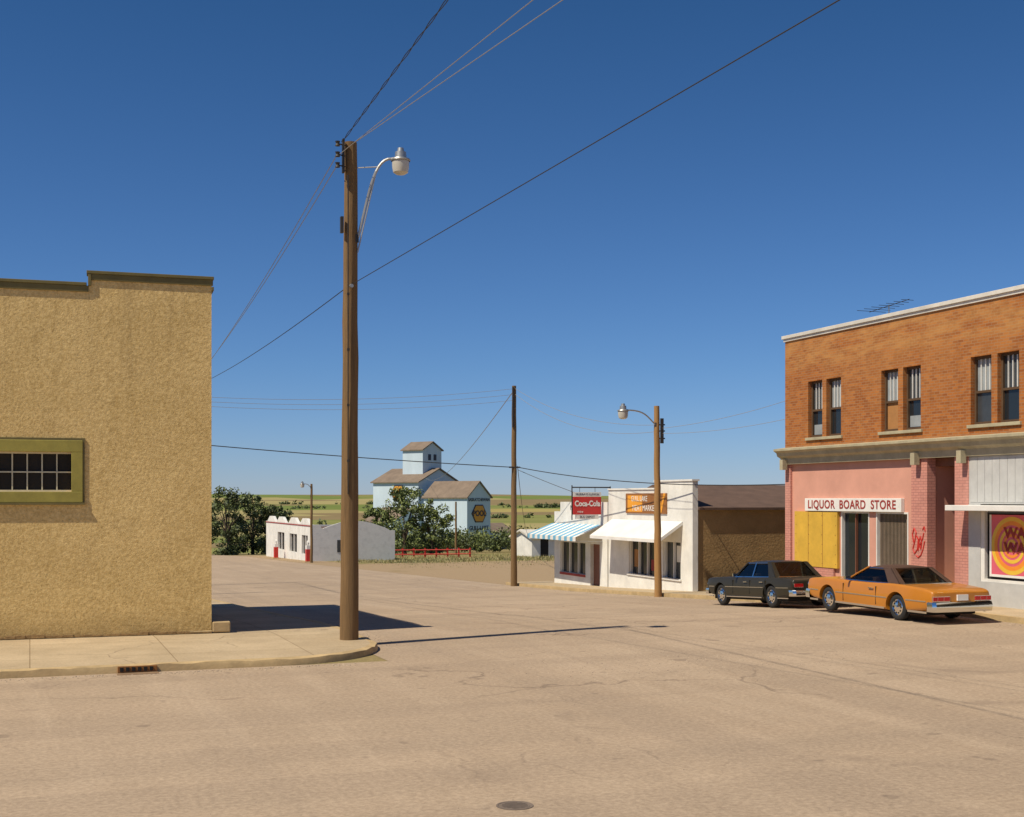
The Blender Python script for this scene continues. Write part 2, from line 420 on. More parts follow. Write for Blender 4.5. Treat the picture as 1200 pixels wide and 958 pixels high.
def resample(pl, counts):
    out = []
    for (a, b), n in zip(zip(pl, pl[1:]), counts):
        for i in range(n): out.append((a[0] + (b[0] - a[0]) * i / n, a[1] + (b[1] - a[1]) * i / n))
    out.append(pl[-1]); return out
cnt = [max(1, int(math.dist(a, b) / .22)) for a, b in zip(outer, outer[1:])]
o2 = resample(outer, cnt); i2 = resample(inn, cnt)
mb = MB(); vs = []; fs = []
for (ox, oy), (ix, iy) in zip(o2, i2):
    j = random.uniform(-.03, .016); jz = random.uniform(-.032, .004)
    dx, dy = ix - ox, iy - oy
    vs += [(ox, oy, -.08), (ox + dx * .05 - j * dx, oy + dy * .05 - j * dy, .085 + jz), (ox + dx * (.2 + j * 4), oy + dy * (.2 + j * 4), .15 + jz), (ix, iy, .152), (ix, iy, -.08)]
for i in range(len(o2) - 1):
    for k in range(4): fs.append((5 * i + k, 5 * i + k + 1, 5 * (i + 1) + k + 1, 5 * (i + 1) + k))
mb.add(vs, fs, KERB); mb.build('kerb', e, smooth=True)
strip('kerb_side', 7.0 - KW, 7.0, 29, 60, .15, KERB, True, e)
e = empty('sidewalk', (0, 0, 0))
strip('slab', 23.75 + KW, 26.4, 8, 64, .145, WALK, True, e)
strip('kerb', 23.75, 23.75 + KW, 8, 64, .15, KERB, True, e)

# storm drain inlet
e = empty('storm_drain', (1.85, 24.4, 0))
mb = MB(); mb.box(1.5, 2.2, 24.41, 24.46, .02, .135, RUST); mb.build('frame', e, bevel=.008)
mb = MB()
for i in range(6): mb.box(1.54 + i * .105, 1.6 + i * .105, 24.395, 24.412, .04, .115, DARKIN)
mb.build('slots', e)
mb = MB(); mb.box(1.48, 2.22, 24.16, 24.405, -.02, .018, M('drain_apron', (.24, .15, .08), .9, .4, 6)); mb.build('apron', e, bevel=.006)
for (mx, my, mr) in ((4.72, 12.45, .195),):
    e = empty('manhole_cover', (mx, my, 0))
    mb = MB(); mb.lathe((mx, my, 0), (0, 0, 1), [(-.02, mr), (.014, mr), (.014, mr * .9), (.010, mr * .88), (.010, mr * .82), (.013, mr * .8), (.013, 0)], COVER, 40); mb.build('cover', e)
    mb = MB()
    for i in range(-3, 4):
        w = math.sqrt(max(.005, (mr * .7) ** 2 - (i * mr * .2) ** 2))
        mb.box(mx - w, mx + w, my + i * mr * .2 - .007, my + i * mr * .2 + .007, .012, .017, COVER)
    mb.build('ribs', e)

mb = MB(); rg = random.Random(3)
STONES = [M('stone_a', (.26, .20, .145), .9, .2, 5), M('stone_b', (.46, .37, .27), .9, .2, 5), M('stone_c', (.15, .115, .09), .9, .2, 5)]
def stone(x, y, s):
    z = g(y) + .006; a = rg.random() * 6.28
    vs = []
    for k in range(5):
        t = a + k * 1.2566; r = s * rg.uniform(.7, 1.2); vs.append((x + r * math.cos(t), y + r * math.sin(t), z))
    vs.append((x + rg.uniform(-.2, .2) * s, y, z + s * rg.uniform(.4, .8)))
    mb.add(vs, [(k, (k + 1) % 5, 5) for k in range(5)], STONES[rg.randrange(3)])
for i in range(900): stone(12.2 + rg.gauss(0, 2.6), 21.9 + rg.gauss(0, 1.1), rg.uniform(.006, .02))
for i in range(1800): stone(rg.uniform(0, 22), rg.uniform(8, 30), rg.uniform(.004, .013))
for i in range(700):
    t = rg.random(); stone(-2 + 8 * t, 24.3 - abs(rg.gauss(0, .15)), rg.uniform(.008, .022))
for i in range(400): stone(rg.uniform(7.1, 7.6), rg.uniform(27, 50), rg.uniform(.01, .03))
for i in range(500): stone(23.6 - abs(rg.gauss(0, .25)), rg.uniform(24, 60), rg.uniform(.01, .03))
mb.build('gravel')

# ------------------------------------------------------------------ left stucco building
LB = empty('stucco_building', (3.9, 29.9, 0))
ux, uy = -.9987, .051          # along the front wall, to the left
nx_, ny_ = .051, .9987         # into the building
def lp(u, z, d=0): return (3.9 + ux * u + nx_ * d, 29.9 + uy * u + ny_ * d, z)
ZT = 8.32; ZS = 8.05
us = [0, 2.62, 3.04, 5.2, 16]; zs = [.0, 3.36, 4.24, ZS - .1, ZT - .1]
keep = lambda u, z: not (u > 2.62 and z > ZS - .1) and not (3.04 < u < 5.2 and 3.36 < z < 4.24)
wallgrid('front_wall', us, zs, keep, lambda u, z: lp(u, z), STUCCO, (nx_ * .3, ny_ * .3, 0), LB)
def lbox(mb, u0, u1, d0, d1, z0, z1, mat):
    vs = [lp(u, z, d) for z in (z0, z1) for d in (d0, d1) for u in (u0, u1)]
    mb.add(vs, [(0, 2, 3, 1), (4, 5, 7, 6), (0, 1, 5, 4), (2, 6, 7, 3), (0, 4, 6, 2), (1, 3, 7, 5)], mat)
mb = MB(); lbox(mb, 0, .3, .3, 16.5, 0, ZT - .35, STUCCO); mb.build('side_wall', LB)
mb = MB(); lbox(mb, .3, 16, 16.2, 16.5, 0, ZT - .5, STUCCO); lbox(mb, 15.7, 16, .3, 16.2, 0, ZT - .5, STUCCO); mb.build('rear_walls', LB)
mb = MB(); lbox(mb, .3, 15.7, .3, 16.2, ZT - 1.0, ZT - .9, BROWNROOF); mb.build('roof', LB)
mb = MB()
lbox(mb, -.05, 2.72, -.06, .36, ZT - .1, ZT - .03, OLIVE); lbox(mb, -.03, 2.68, -.035, -.002, ZT - .24, ZT - .1, OLIVE)
lbox(mb, 2.62, 2.69, -.055, .35, ZS - .1, ZT - .1, OLIVE)
lbox(mb, 2.72, 16, -.06, .36, ZS - .1, ZS - .03, OLIVE); lbox(mb, 2.68, 16, -.035, -.002, ZS - .24, ZS - .1, OLIVE)
lbox(mb, -.05, .0, -.035, 16.5, ZT - .35, ZT - .26, OLIVE)
mb.build('parapet_trim', LB, bevel=.008)
mb = MB()
fo = (2.80, 5.44, 3.12, 4.50)
lbox(mb, fo[0], fo[1], -.045, -.001, 4.24, fo[3], WINFRAME); lbox(mb, fo[0], fo[1], -.06, -.001, fo[2], 3.36, WINFRAME)
lbox(mb, fo[0], 3.04, -.043, -.001, 3.36, 4.24, WINFRAME); lbox(mb, 5.2, fo[1], -.043, -.001, 3.36, 4.24, WINFRAME)
mb.build('window_frame', LB, bevel=.01)
mb = MB()
lbox(mb, fo[0] - .04, fo[1] + .04, -.03, -.002, fo[3] + .001, fo[3] + .05, OLIVE); lbox(mb, fo[0] - .04, fo[1] + .04, -.08, -.002, fo[2] - .05, fo[2] - .001, OLIVE)
lbox(mb, fo[0] - .04, fo[0] - .001, -.03, -.002, fo[2], fo[3], OLIVE); mb.build('window_outer_trim', LB)
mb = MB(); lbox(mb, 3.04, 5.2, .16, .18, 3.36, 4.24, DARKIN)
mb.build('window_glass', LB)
mb = MB()
WM = M('muntin_paint', (.60, .56, .40), .7, .2, 4)
lbox(mb, 3.04, 5.2, .10, .158, 3.78, 3.81, WM)
for i in range(1, 7): lbox(mb, 3.04 + i * .3086 - .014, 3.04 + i * .3086 + .014, .11, .157, 3.36, 4.24, WM)
lbox(mb, 3.04, 5.2, .09, .159, 3.36, 3.40, WM); lbox(mb, 3.04, 5.2, .09, .159, 4.20, 4.24, WM)
mb.build('window_bars', LB)
mb = MB(); lbox(mb, -.42, -.02, -.05, .25, .14, .38, KERB); lbox(mb, -.02, .5, -.05, -.002, .14, .19, KERB); mb.build('foundation_block', LB, bevel=.03)
mb = MB()
for i in range(80):
    u = i * .2
    lbox(mb, u, u + .2, -.02 - rg.random() * .035, -.003, .13, .155 + rg.random() * .05, BROWNWALL)
mb.build('foundation_edge', LB)

# ------------------------------------------------------------------ brick building (right)
FX = 25.73
BB = empty('brick_building', (FX, 34, 0))
Y0, Y1 = 12, 40.1
WINS = []
for c in (37.65, 33.5, 29.3, 25.1, 20.9, 16.7):
    WINS += [(c + .12, c + .98), (c - .98, c - .12)]
ZW0, ZW1 = 5.36, 7.34
us = sorted({Y0, Y1, *[a for w in WINS for a in w]}); zs = [4.72, ZW0, ZW1, 9.0]
inw = lambda u, z: ZW0 < z < ZW1 and any(a < u < b for a, b in WINS)
o_ = wallgrid('upper_wall', us, zs, lambda u, z: not inw(u, z), lambda u, z: (FX, u, z), BRICK, (.35, 0, 0), BB)
mb = MB(); mb.box(FX + .35, FX + 14, Y1 - .35, Y1, -1, 8.7, BRICK); mb.box(FX + .35, FX + 14, Y0, Y0 + .35, -1, 8.7, BRICK); mb.box(FX + 13.6, FX + 14, Y0 + .35, Y1 - .35, -1, 8.5, BRICK)
mb.box(FX, FX + .35, Y1 - .35, Y1, -1, 4.72, PINKBRICK)
mb.build('side_walls', BB)
mb = MB(); mb.box(FX + .35, FX + 13.6, Y0 + .35, Y1 - .35, 8.2, 8.3, BROWNROOF); mb.build('roof', BB)
mb = MB(); mb.box(FX - .1, FX + .45, Y0 - .1, Y1 + .1, 9.0, 9.12, COPING); mb.box(FX - .05, FX - .002, Y0, Y1 + .05, 8.9, 9.0, COPING)
mb.build('parapet_coping', BB, bevel=.01)
fr = MB(); gl = MB(); sl = MB()
for k, (a, b) in enumerate(WINS):
    x = FX + .14
    fr.box(x, x + .08, a, a + .07, ZW0, ZW1, DWOOD); fr.box(x, x + .08, b - .07, b, ZW0, ZW1, DWOOD)
    fr.box(x, x + .08, a + .07, b - .07, ZW1 - .08, ZW1, DWOOD); fr.box(x, x + .08, a + .07, b - .07, ZW0, ZW0 + .08, DWOOD)
    zm = ZW0 + .92
    fr.box(x + .005, x + .09, a + .07, b - .07, zm, zm + .07, DWOOD)
    for q in range(1, 4):
        yy = a + .07 + (b - a - .14) * q / 4
        fr.box(x + .02, x + .06, yy - .014, yy + .014, zm + .07, ZW1 - .08, WHITES)
    lower = [GLASS, GLASS, TANBLIND, GLASS, GLASS2, GLASS][k % 6]
    upper = [GLASS2, BLIND_REFL, BLIND_REFL, GLASS2, BLIND_REFL, GLASS2][k % 6]  # reflecting upper panes get their brightness from this pale curtain colour
    gl.box(x + .065, x + .075, a + .07, b - .07, ZW0 + .08, zm, lower)
    gl.box(x + .066, x + .076, a + .07, b - .07, zm + .07, ZW1 - .08, upper)
    if k % 3 == 0: gl.box(x + .06, x + .064, a + .1, b - .1, ZW0 + .1, ZW0 + .1 + .35, BLIND_REFL)
for c in (37.65, 33.5, 29.3, 25.1, 20.9, 16.7):
    sl.box(FX - .07, FX + .2, c - 1.08, c + 1.08, ZW0 - .1, ZW0 - .002, CREAM)
fr.build('window_frames', BB); gl.build('window_panes', BB); sl.build('window_sills', BB, bevel=.01)
mb = MB()
mb.prism([(FX - .42, Y0, 5.0), (FX - .42, Y0, 4.93), (FX - .30, Y0, 4.86), (FX - .26, Y0, 4.74), (FX - .12, Y0, 4.66), (FX - .1, Y0, 4.45), (FX - .003, Y0, 4.45), (FX - .003, Y0, 5.06)], (0, Y1 + .12 - Y0, 0), CREAM)
for y in (39.9, 32.55, 30.45): mb.box(FX - .30, FX - .105, y - .1, y + .1, 4.25, 4.62, CREAM)
mb.build('cornice', BB)
us = [30.62, 31.3, 32.3, 32.95, 33.2, 34.83, 35.2, 36.75, 36.9, 39.44, Y1 - .35]; zs = [-.6, .02, .85, 2.78, 4.1, 4.72]
def kp(u, z):
    if 33.2 < u < 34.83 and .85 < z < 2.78: return False
    if 35.2 < u < 36.75 and .02 < z < 2.78: return False
    if 31.3 < u < 32.3 and z < 4.1: return False
    return u > 32.95
wallgrid('pink_front', us, zs, kp, lambda u, z: (FX + .08, u, z), PINK, (.2, 0, 0), BB)
mb = MB()
mb.box(FX - .02, FX + .3, 32.2, 32.95, -.2, 4.45, PINKBRICK); mb.box(FX - .02, FX + .3, 30.35, 30.95, -.2, 4.45, PINKBRICK)
mb.box(FX - .005, FX + .075, 37.1, 39.7, -.3, .82, PINKBRICK)
mb.box(FX - .005, FX + .075, 33.1, 35.0, -.3, .80, PINKBRICK)
mb.box(FX + .32, FX + 1.6, 32.3, 32.5, -.2, 4.45, PINK); mb.box(FX + .32, FX + 1.6, 30.6, 30.8, -.2, 4.45, PINK)
mb.box(FX + 1.6, FX + 1.75, 30.6, 32.5, -.2, 4.45, DOORP)
mb.box(FX + .3, FX + 1.6, 30.8, 32.3, 4.2, 4.45, DOORP)
mb.box(FX + .02, FX + 1.6, 30.95, 32.2, .0, .17, KERB)
mb.build('pilasters_and_recess', BB)
mb = MB(); mb.box(FX + 1.52, FX + 1.598, 30.95, 31.9, .17, 2.3, WHITES); mb.box(FX + 1.50, FX + 1.518, 31.05, 31.8, .9, 2.15, GLASS); mb.box(FX + 1.52, FX + 1.598, 30.95, 31.9, 2.45, 3.6, GLASS)
mb.build('recess_door', BB)
mb = MB()
mb.box(FX - .03, FX + .073, 36.85, 39.44, .83, 2.76, YELLOWBOARD)
for i in range(1, 3): mb.box(FX - .036, FX - .031, 36.85 + i * .863 - .008, 36.85 + i * .863 + .008, .85, 2.74, BROWNSIGN)
for i in range(4):
    for j in range(6): mb.box(FX - .035, FX - .031, 36.92 + i * .8 + .02 * (j % 2), 36.95 + i * .8 + .02 * (j % 2), .95 + j * .33, .98 + j * .33, BROWNSIGN)
mb.build('yellow_boarding', BB)
mb = MB()
mb.box(FX + .2, FX + .21, 33.2, 34.83, .85, 2.78, GLASS); mb.box(FX + .2, FX + .21, 35.2, 36.75, .02, 2.78, GLASS)
mb.build('storefront_glass', BB)
mb = MB()
for a, b, z0 in ((33.2, 34.83, .85), (35.2, 36.75, .02)):
    mb.box(FX + .06, FX + .19, a, a + .05, z0, 2.78, WHITES); mb.box(FX + .06, FX + .19, b - .05, b, z0, 2.78, WHITES)
    mb.box(FX + .06, FX + .19, a + .05, b - .05, 2.72, 2.78, WHITES); mb.box(FX + .06, FX + .19, a + .05, b - .05, z0, z0 + .07, WHITES)
for i in range(22):
    y = 33.27 + i * .07; mb.box(FX + .17, FX + .182, y, y + .022, .92, 2.71, GREYBLIND)
mb.box(FX + .07, FX + .18, 35.26, 35.95, .09, .75, DOORP); mb.box(FX + .09, FX + .18, 35.96, 36.0, .09, 2.71, DOORP)
mb.build('storefront_frames', BB)
mb = MB(); mb.box(FX - .06, FX + .078, 33.4, 38.75, 2.78, 3.22, WHITE); mb.build('name_board', BB, bevel=.01)
text('LIQUOR', .40, (FX - .066, 37.75, 3.0), FACE_W, DULLRED, 'name_board_letters_a', BB, .006, sx=1.02, bold=.006, spacing=1.1)
text('BOARD', .40, (FX - .066, 35.95, 3.0), FACE_W, DULLRED, 'name_board_letters_b', BB, .006, sx=1.02, bold=.006, spacing=1.1)
text('STORE', .40, (FX - .066, 34.3, 3.0), FACE_W, DULLRED, 'name_board_letters_c', BB, .006, sx=1.02, bold=.006, spacing=1.1)
mb = MB()
def scrawl(pts): mb.tube([(FX - .028, 32.9 - a, 1.35 + b) for a, b in pts], .022, REDP, 5)
scrawl([(.08, .5), (.02, .75), (.1, .95), (.2, .8), (.12, .5), (.04, .3), (.12, .15), (.26, .3), (.3, .6), (.22, .7)])
scrawl([(.3, .25), (.34, .55), (.4, .7), (.46, .5), (.42, .3), (.36, .42), (.5, .62), (.56, .8)])
scrawl([(.2, .1), (.3, .04), (.42, .12), (.52, .3), (.6, .55)]); scrawl([(.5, .9), (.58, 1.0), (.62, .85)])
mb.build('graffiti', BB)
mb = MB()
mb.box(FX + .0, FX + .3, Y0, 30.35, 3.05, 4.45, GREY)
mb.box(FX - .02, FX + .28, Y0, 30.35, -.2, .82, GREY)
mb.box(FX - .02, FX + .28, 29.85, 30.35, .82, 3.05, GREY)
for i in range(60): mb.box(FX - .012, FX - .001, Y0 + i * .305, Y0 + i * .305 + .29, 3.1, 4.42, GREY)
mb.build('grey_fascia_panels', BB)
mb = MB(); mb.box(FX - .75, FX - .03, Y0, 30.5, 2.86, 3.02, WHITE); mb.build('canopy', BB, bevel=.015)
mb = MB(); mb.box(FX + .12, FX + .13, Y0, 29.85, .82, 2.85, DARKIN)
mb.box(FX + .0, FX + .11, 29.7, 29.85, .82, 2.85, WHITES); mb.box(FX + .0, FX + .11, 26.2, 26.3, .82, 2.85, WHITES)
mb.box(FX + .0, FX + .11, Y0, 29.7, .823, .9, WHITES)
mb.build('shop_window', BB)
mb = MB(); px = FX + .05
mb.box(px, px + .015, 27.0, 29.55, .98, 2.75, PINKPOSTER)
mb.box(px - .003, px - .001, 29.47, 29.55, .98, 2.75, WHITE); mb.box(px - .003, px - .001, 27.0, 29.47, .98, 1.05, WHITE)
def ring(mb, cy, cz, r0, r1, x, mat, n=40):
    vs = []; fs = []
    for i in range(n):
        t = 2 * math.pi * i / n
        vs += [(x, cy + r0 * math.cos(t), cz + r0 * math.sin(t)), (x, cy + r1 * math.cos(t), cz + r1 * math.sin(t))]
    for i in range(n): j = (i + 1) % n; fs.append((2 * i, 2 * i + 1, 2 * j + 1, 2 * j))
    mb.add(vs, fs, mat)
for k, (a, b, mt) in enumerate(((.70, .82, YELPOSTER), (.58, .70, ORPOSTER), (.40, .50, YELPOSTER), (.26, .34, ORPOSTER), (.1, .18, YELPOSTER))):
    ring(mb, 28.65, 1.88, a, b, px - .004 - k * .0005, mt)
mb.build('window_poster', BB)
text('WALL\nWALL', .42, (px - .014, 28.3, 2.02), FACE_W, DULLRED, 'poster_letters', BB, .003, sx=1.15, bold=.014)
AN = empty('roof_antenna', (FX + 2.2, 37.6, 8.3))
mb = MB(); ax, ay = FX + 2.2, 37.0
mb.cyl((ax, ay, 8.3), (ax, ay, 9.95), .02, .02, METAL, 6); mb.cyl((ax, ay - 1.1, 9.98), (ax, ay + 1.1, 9.84), .012, .012, DARKMETAL, 6)
for i in range(7):
    y = ay - 1 + i * .33; w = .25 + .06 * i
    mb.cyl((ax - w, y, 9.97 - .02 * i), (ax + w, y, 9.97 - .02 * i), .009, .009, DARKMETAL, 5)
mb.build('aerial', AN)

# ------------------------------------------------------------------ white shop with brown rear
WB = empty('white_shop', (FX, 51, g(51)))
us = [47.05, 48.1, 49.7, 50.5, 53.1, 55.3]; zs = [-1.6, -.2 + .0, 1.35, 3.62, 3.95]
def kw(u, z):
    if 50.5 < u < 53.1 and -.2 < z < 1.35: return False
    if 48.1 < u < 49.7 and -.2 < z < 1.35: return False
    if z > 3.62 and u > 50.5: return False
    return True
wallgrid('false_front', us, zs, kw, lambda u, z: (FX, u, z), WHITES, (.25, 0, 0), WB)
mb = MB(); mb.box(FX - .05, FX + .3, 47.0, 50.5, 3.95, 4.02, WHITE); mb.box(FX - .05, FX + .3, 50.5, 55.3, 3.62, 3.69, WHITE); mb.build('coping', WB)
mb = MB(); mb.box(FX + .2, FX + .22, 48.1, 49.7, -.2, 1.35, GLASS2); mb.box(FX + .2, FX + .22, 50.5, 53.1, -.2, 1.35, GLASS)
mb.build('shop_windows', WB)
mb = MB()
for y in (48.1, 48.85, 49.64, 50.5, 51.35, 52.2, 53.04): mb.box(FX + .08, FX + .19, y, y + .06, -.2, 1.35, WHITE)
mb.box(FX - .06, FX + .1, 48.0, 53.2, -.28, -.2, WHITE)
mb.build('window_frames', WB)
mb = MB(); mb.box(FX + .192, FX + .198, 50.7, 51.2, .0, .5, DULLRED); mb.box(FX + .192, FX + .198, 52.3, 52.9, .1, .9, TANBLIND); mb.box(FX + .192, FX + .198, 48.2, 48.8, .5, 1.2, WHITES); mb.build('window_notices', WB)
mb = MB()
mb.prism([(FX - .01, 47.9, 2.25), (FX - 1.15, 47.9, 1.5), (FX - 1.15, 47.9, 1.36), (FX - .01, 47.9, 2.1)], (0, 7.0, 0), WHITE)
mb.build('awning', WB)
mb = MB(); mb.box(FX - .06, FX - .002, 49.3, 53.3, 2.55, 3.45, BROWNSIGN)
mb.box(FX - .063, FX - .0605, 51.6, 53.1, 2.62, 3.36, ORANGESIGN)
mb.build('name_board', WB)
text('GULL LAKE', .34, (FX - .067, 51.9, 3.2), FACE_W, WHITE, 'sign_line', WB, .003, sx=.95)
text('MEAT MARKET', .36, (FX - .067, 51.4, 2.78), FACE_W, WHITE, 'sign_line_low', WB, .003, sx=1.0)
text('V', 1.15, (FX - .07, 49.75, 2.98), FACE_W, ORANGESIGN, 'sign_letter', WB, .004, bold=.03)
mb = MB()
mb.box(FX + .25, FX + 14, 47.12, 47.37, -1.6, 2.78, BROWNWALL); mb.box(FX + .25, FX + 14, 55.0, 55.25, -1.8, 2.78, BROWNWALL); mb.box(FX + 13.8, FX + 14, 47.37, 55.0, -1.8, 2.78, BROWNWALL)
mb.build('side_walls', WB)
mb = MB()
mb.prism([(FX + .26, 46.95, 2.74), (FX + .26, 51.2, 3.72), (FX + .26, 55.4, 2.74), (FX + .26, 55.4, 2.84), (FX + .26, 51.2, 3.84), (FX + .26, 46.95, 2.84)], (13.8, 0, 0), BROWNROOF)
mb.build('roof', WB)

# ------------------------------------------------------------------ cafe with striped awning
CB = empty('cafe_building', (FX, 58.5, g(58.5)))
us = [55.42, 56.3, 57.4, 58.0, 61.2, 62.0]; zs = [-2.0, -.55, 1.0, 2.55, 3.05]
wallgrid('front_wall', us, zs, lambda u, z: not (58 < u < 61.2 and -.55 < z < 1.0) and not (56.3 < u < 57.4 and z < 1.0) and not (z > 2.55 and u > 61.2),
         lambda u, z: (FX, u, z), WHITES, (.25, 0, 0), CB)
mb = MB(); mb.box(FX + .25, FX + 11, 55.42, 55.65, -2, 2.3, WHITES); mb.box(FX + .25, FX + 11, 61.75, 62, -2.2, 2.3, WHITES); mb.box(FX + 10.8, FX + 11, 55.65, 61.75, -2, 2.3, WHITES)
mb.build('side_walls', CB)
mb = MB(); mb.box(FX + .25, FX + 11.1, 55.3, 62.1, 2.3, 2.42, BROWNROOF); mb.build('roof', CB)
mb = MB(); mb.box(FX + .18, FX + .2, 58, 61.2, -.55, 1.0, GLASS); mb.box(FX + .18, FX + .2, 56.3, 57.4, -1.2, 1.0, DOORP)
for y in (58.0, 59.0, 60.1, 61.14): mb.box(FX + .05, FX + .17, y, y + .06, -.55, 1.0, WHITE)
mb.box(FX - .04, FX - .001, 58.0, 61.2, -.68, -.56, DULLRED)
mb.build('door_and_window', CB)
mb = MB()
NS = 18
for i in range(NS):
    y0 = 55.9 + i * (62.2 - 55.9) / NS; y1 = y0 + (62.2 - 55.9) / NS
    c = BLUEP if i % 2 else WHITE
    mb.add([(FX - .01, y0, 1.95), (FX - .01, y1, 1.95), (FX - 1.45, y1, 1.38), (FX - 1.45, y0, 1.38), (FX - 1.45, y0, 1.18), (FX - 1.45, y1, 1.18)], [(0, 1, 2, 3), (3, 2, 5, 4)], c)
mb.build('striped_awning', CB, recalc=False)
mb = MB()
for y in (55.95, 62.15): mb.tube([(FX, y, 1.15), (FX - 1.44, y, 1.19)], .018, METAL, 6)
mb.build('awning_frame', CB)
text("MAIN ST CAFE", .36, (FX - .012, 58.6, 2.75), FACE_W, NAVY, 'wall_lettering', CB, .003, sx=1.1)
HS = empty('hanging_sign', (24.9, 55.9, 2.8)); sy = 55.9
mb = MB(); mb.box(24.15, 25.6, sy - .07, sy + .07, 2.45, 3.3, REDSIGN); mb.build('panel', HS, bevel=.02)
mb = MB(); mb.box(24.15, 25.6, sy - .06, sy + .06, 3.31, 3.52, WHITE); mb.box(24.3, 25.45, sy - .06, sy + .06, 2.24, 2.44, WHITE); mb.build('name_strips', HS)
mb = MB(); mb.tube([(24.1, sy, 2.2), (24.1, sy, 3.85)], .03, DARKMETAL); mb.tube([(24.1, sy, 3.75), (26.1, sy, 3.75)], .03, DARKMETAL); mb.tube([(26.1, sy, 3.8), (26.1, sy, 2.2)], .03, DARKMETAL)
mb.tube([(24.5, sy, 3.52), (24.5, sy, 3.75)], .012, DARKMETAL); mb.tube([(25.3, sy, 3.52), (25.3, sy, 3.75)], .012, DARKMETAL)
mb.build('bracket', HS)
text('Coca-Cola', .36, (24.87, sy - .078, 2.97), FACE_S, WHITE, 'lettering', HS, .004, sx=.84, bold=.012)
text('enjoy', .14, (24.5, sy - .078, 2.6), FACE_S, WHITE, 'lettering_small', HS, .004)
text('MURRAYS LUNCH', .15, (24.87, sy - .066, 3.415), FACE_S, NAVY, 'name', HS, .003)
text('BUS DEPOT', .15, (24.87, sy - .066, 2.34), FACE_S, NAVY, 'name_low', HS, .003)

def house(name, x0, x1, y0, y1, h, rh, wall, roof):
    z = g(y0); e = empty(name, (x0, y0, z))
    mb = MB(); mb.box(x0, x1, y0, y1, z - .6, z + h, wall)
    ym = (y0 + y1) / 2
    for x in (x0 + .01, x1 - .1): mb.prism([(x, y0, z + h), (x, y1, z + h), (x, ym, z + h + rh)], (.09, 0, 0), wall)
    mb.build('walls', e)
    mb = MB(); mb.prism([(x0 - .3, y0 - .3, z + h - .1), (x0 - .3, ym, z + h + rh), (x0 - .3, y1 + .3, z + h - .1), (x0 - .3, y1 + .3, z + h + .06), (x0 - .3, ym, z + h + rh + .18), (x0 - .3, y0 - .3, z + h + .06)], (x1 - x0 + .6, 0, 0), roof)
    mb.build('roof', e)
    mb = MB(); mb.box(x0 + 1, x0 + 1.9, y0 - .03, y0 - .002, z, z + 2, DARKIN); mb.box(x1 - 2, x1 - 1, y0 - .03, y0 - .002, z + .9, z + 1.9, GLASS2); mb.build('openings', e)
house('white_shed', 50.5, 60, 128, 134, 2.0, .7, WHITES, COPING)

# ------------------------------------------------------------------ garage
GX = 25.9; gz = g(130)
GB = empty('garage_building', (GX, 125, gz))
us = [124.7, 126.5, 129.5, 132, 136, 139, 143, 146.5, 150.4]; zs = [gz - 1.5, gz + .7, gz + 2.6, gz + 3.7]
wallgrid('street_front', us, zs, lambda u, z: not ((126.5 < u < 129.5 or 132 < u < 136 or 139 < u < 143) and gz + .7 < z < gz + 2.6), lambda u, z: (GX, u, z), WHITES, (.3, 0, 0), GB)
mb = MB()
for yc in (128, 134, 141, 147): mb.prism([(GX - .01, yc - 2.6, gz + 3.7), (GX - .01, yc + 2.6, gz + 3.7), (GX - .01, yc + 1, gz + 4.3), (GX - .01, yc - 1, gz + 4.3)], (.3, 0, 0), WHITES)
mb.build('parapet_peaks', GB)
mb = MB()
pts = [(GX + .0, 124.7, gz - 1), (GX + 8.4, 124.7, gz - 1), (GX + 8.4, 124.7, gz + 3.1), (GX + 7.9, 124.7, gz + 3.1)]
for i in range(13):
    t = i / 12; pts.append((GX + 7.6 - t * 6.6, 124.7, gz + 3.3 + .8 * math.sin(math.pi * t)))
pts += [(GX + .8, 124.7, gz + 3.7), (GX, 124.7, gz + 3.7)]
mb.prism(pts, (0, -.3, 0), WHITEBRICK); mb.build('side_wall', GB)
mb = MB(); mb.box(GX + 8.1, GX + 8.4, 124.7, 150.4, gz - 1, gz + 3, WHITES); mb.box(GX + .3, GX + 8.1, 150.1, 150.4, gz - 2, gz + 3.2, WHITES); mb.box(GX + .3, GX + 8.1, 124.7, 150.1, gz + 2.9, gz + 3.0, BROWNROOF)
mb.build('rear_and_roof', GB)
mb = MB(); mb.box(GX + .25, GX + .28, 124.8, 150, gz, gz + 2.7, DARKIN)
mb.box(GX - .05, GX - .012, 124.4, 150.4, gz + 3.54, gz + 3.64, DULLRED)
for y in (126.5, 127.9, 132, 133.9, 139, 141): mb.box(GX + .05, GX + .2, y, y + .12, gz + .7, gz + 2.6, WHITE)
mb.build('doors_and_trim', GB)
mb = MB()
mb.box(GX + 2.5, GX + 4, 124.36, 124.395, gz + 1, gz + 2.2, GLASS2); mb.build('side_window', GB)
for y in (121.5, 138.5):
    e = empty('fuel_pump', (24.9, y, g(y)))
    z = g(y); mb = MB(); mb.box(24.7, 25.1, y - .3, y + .3, z, z + 1.25, REDP); mb.box(24.72, 25.08, y - .27, y + .27, z + 1.25, z + 1.6, WHITE); mb.lathe((24.9, y, z + 1.85), (1, 0, 0), [(-.08, 0), (-.08, .22), (.08, .22), (.08, 0)], WHITE, 16)
    mb.box(24.5, 25.3, y - .6, y + .6, z - .1, z + .1, KERB); mb.build('body', e)

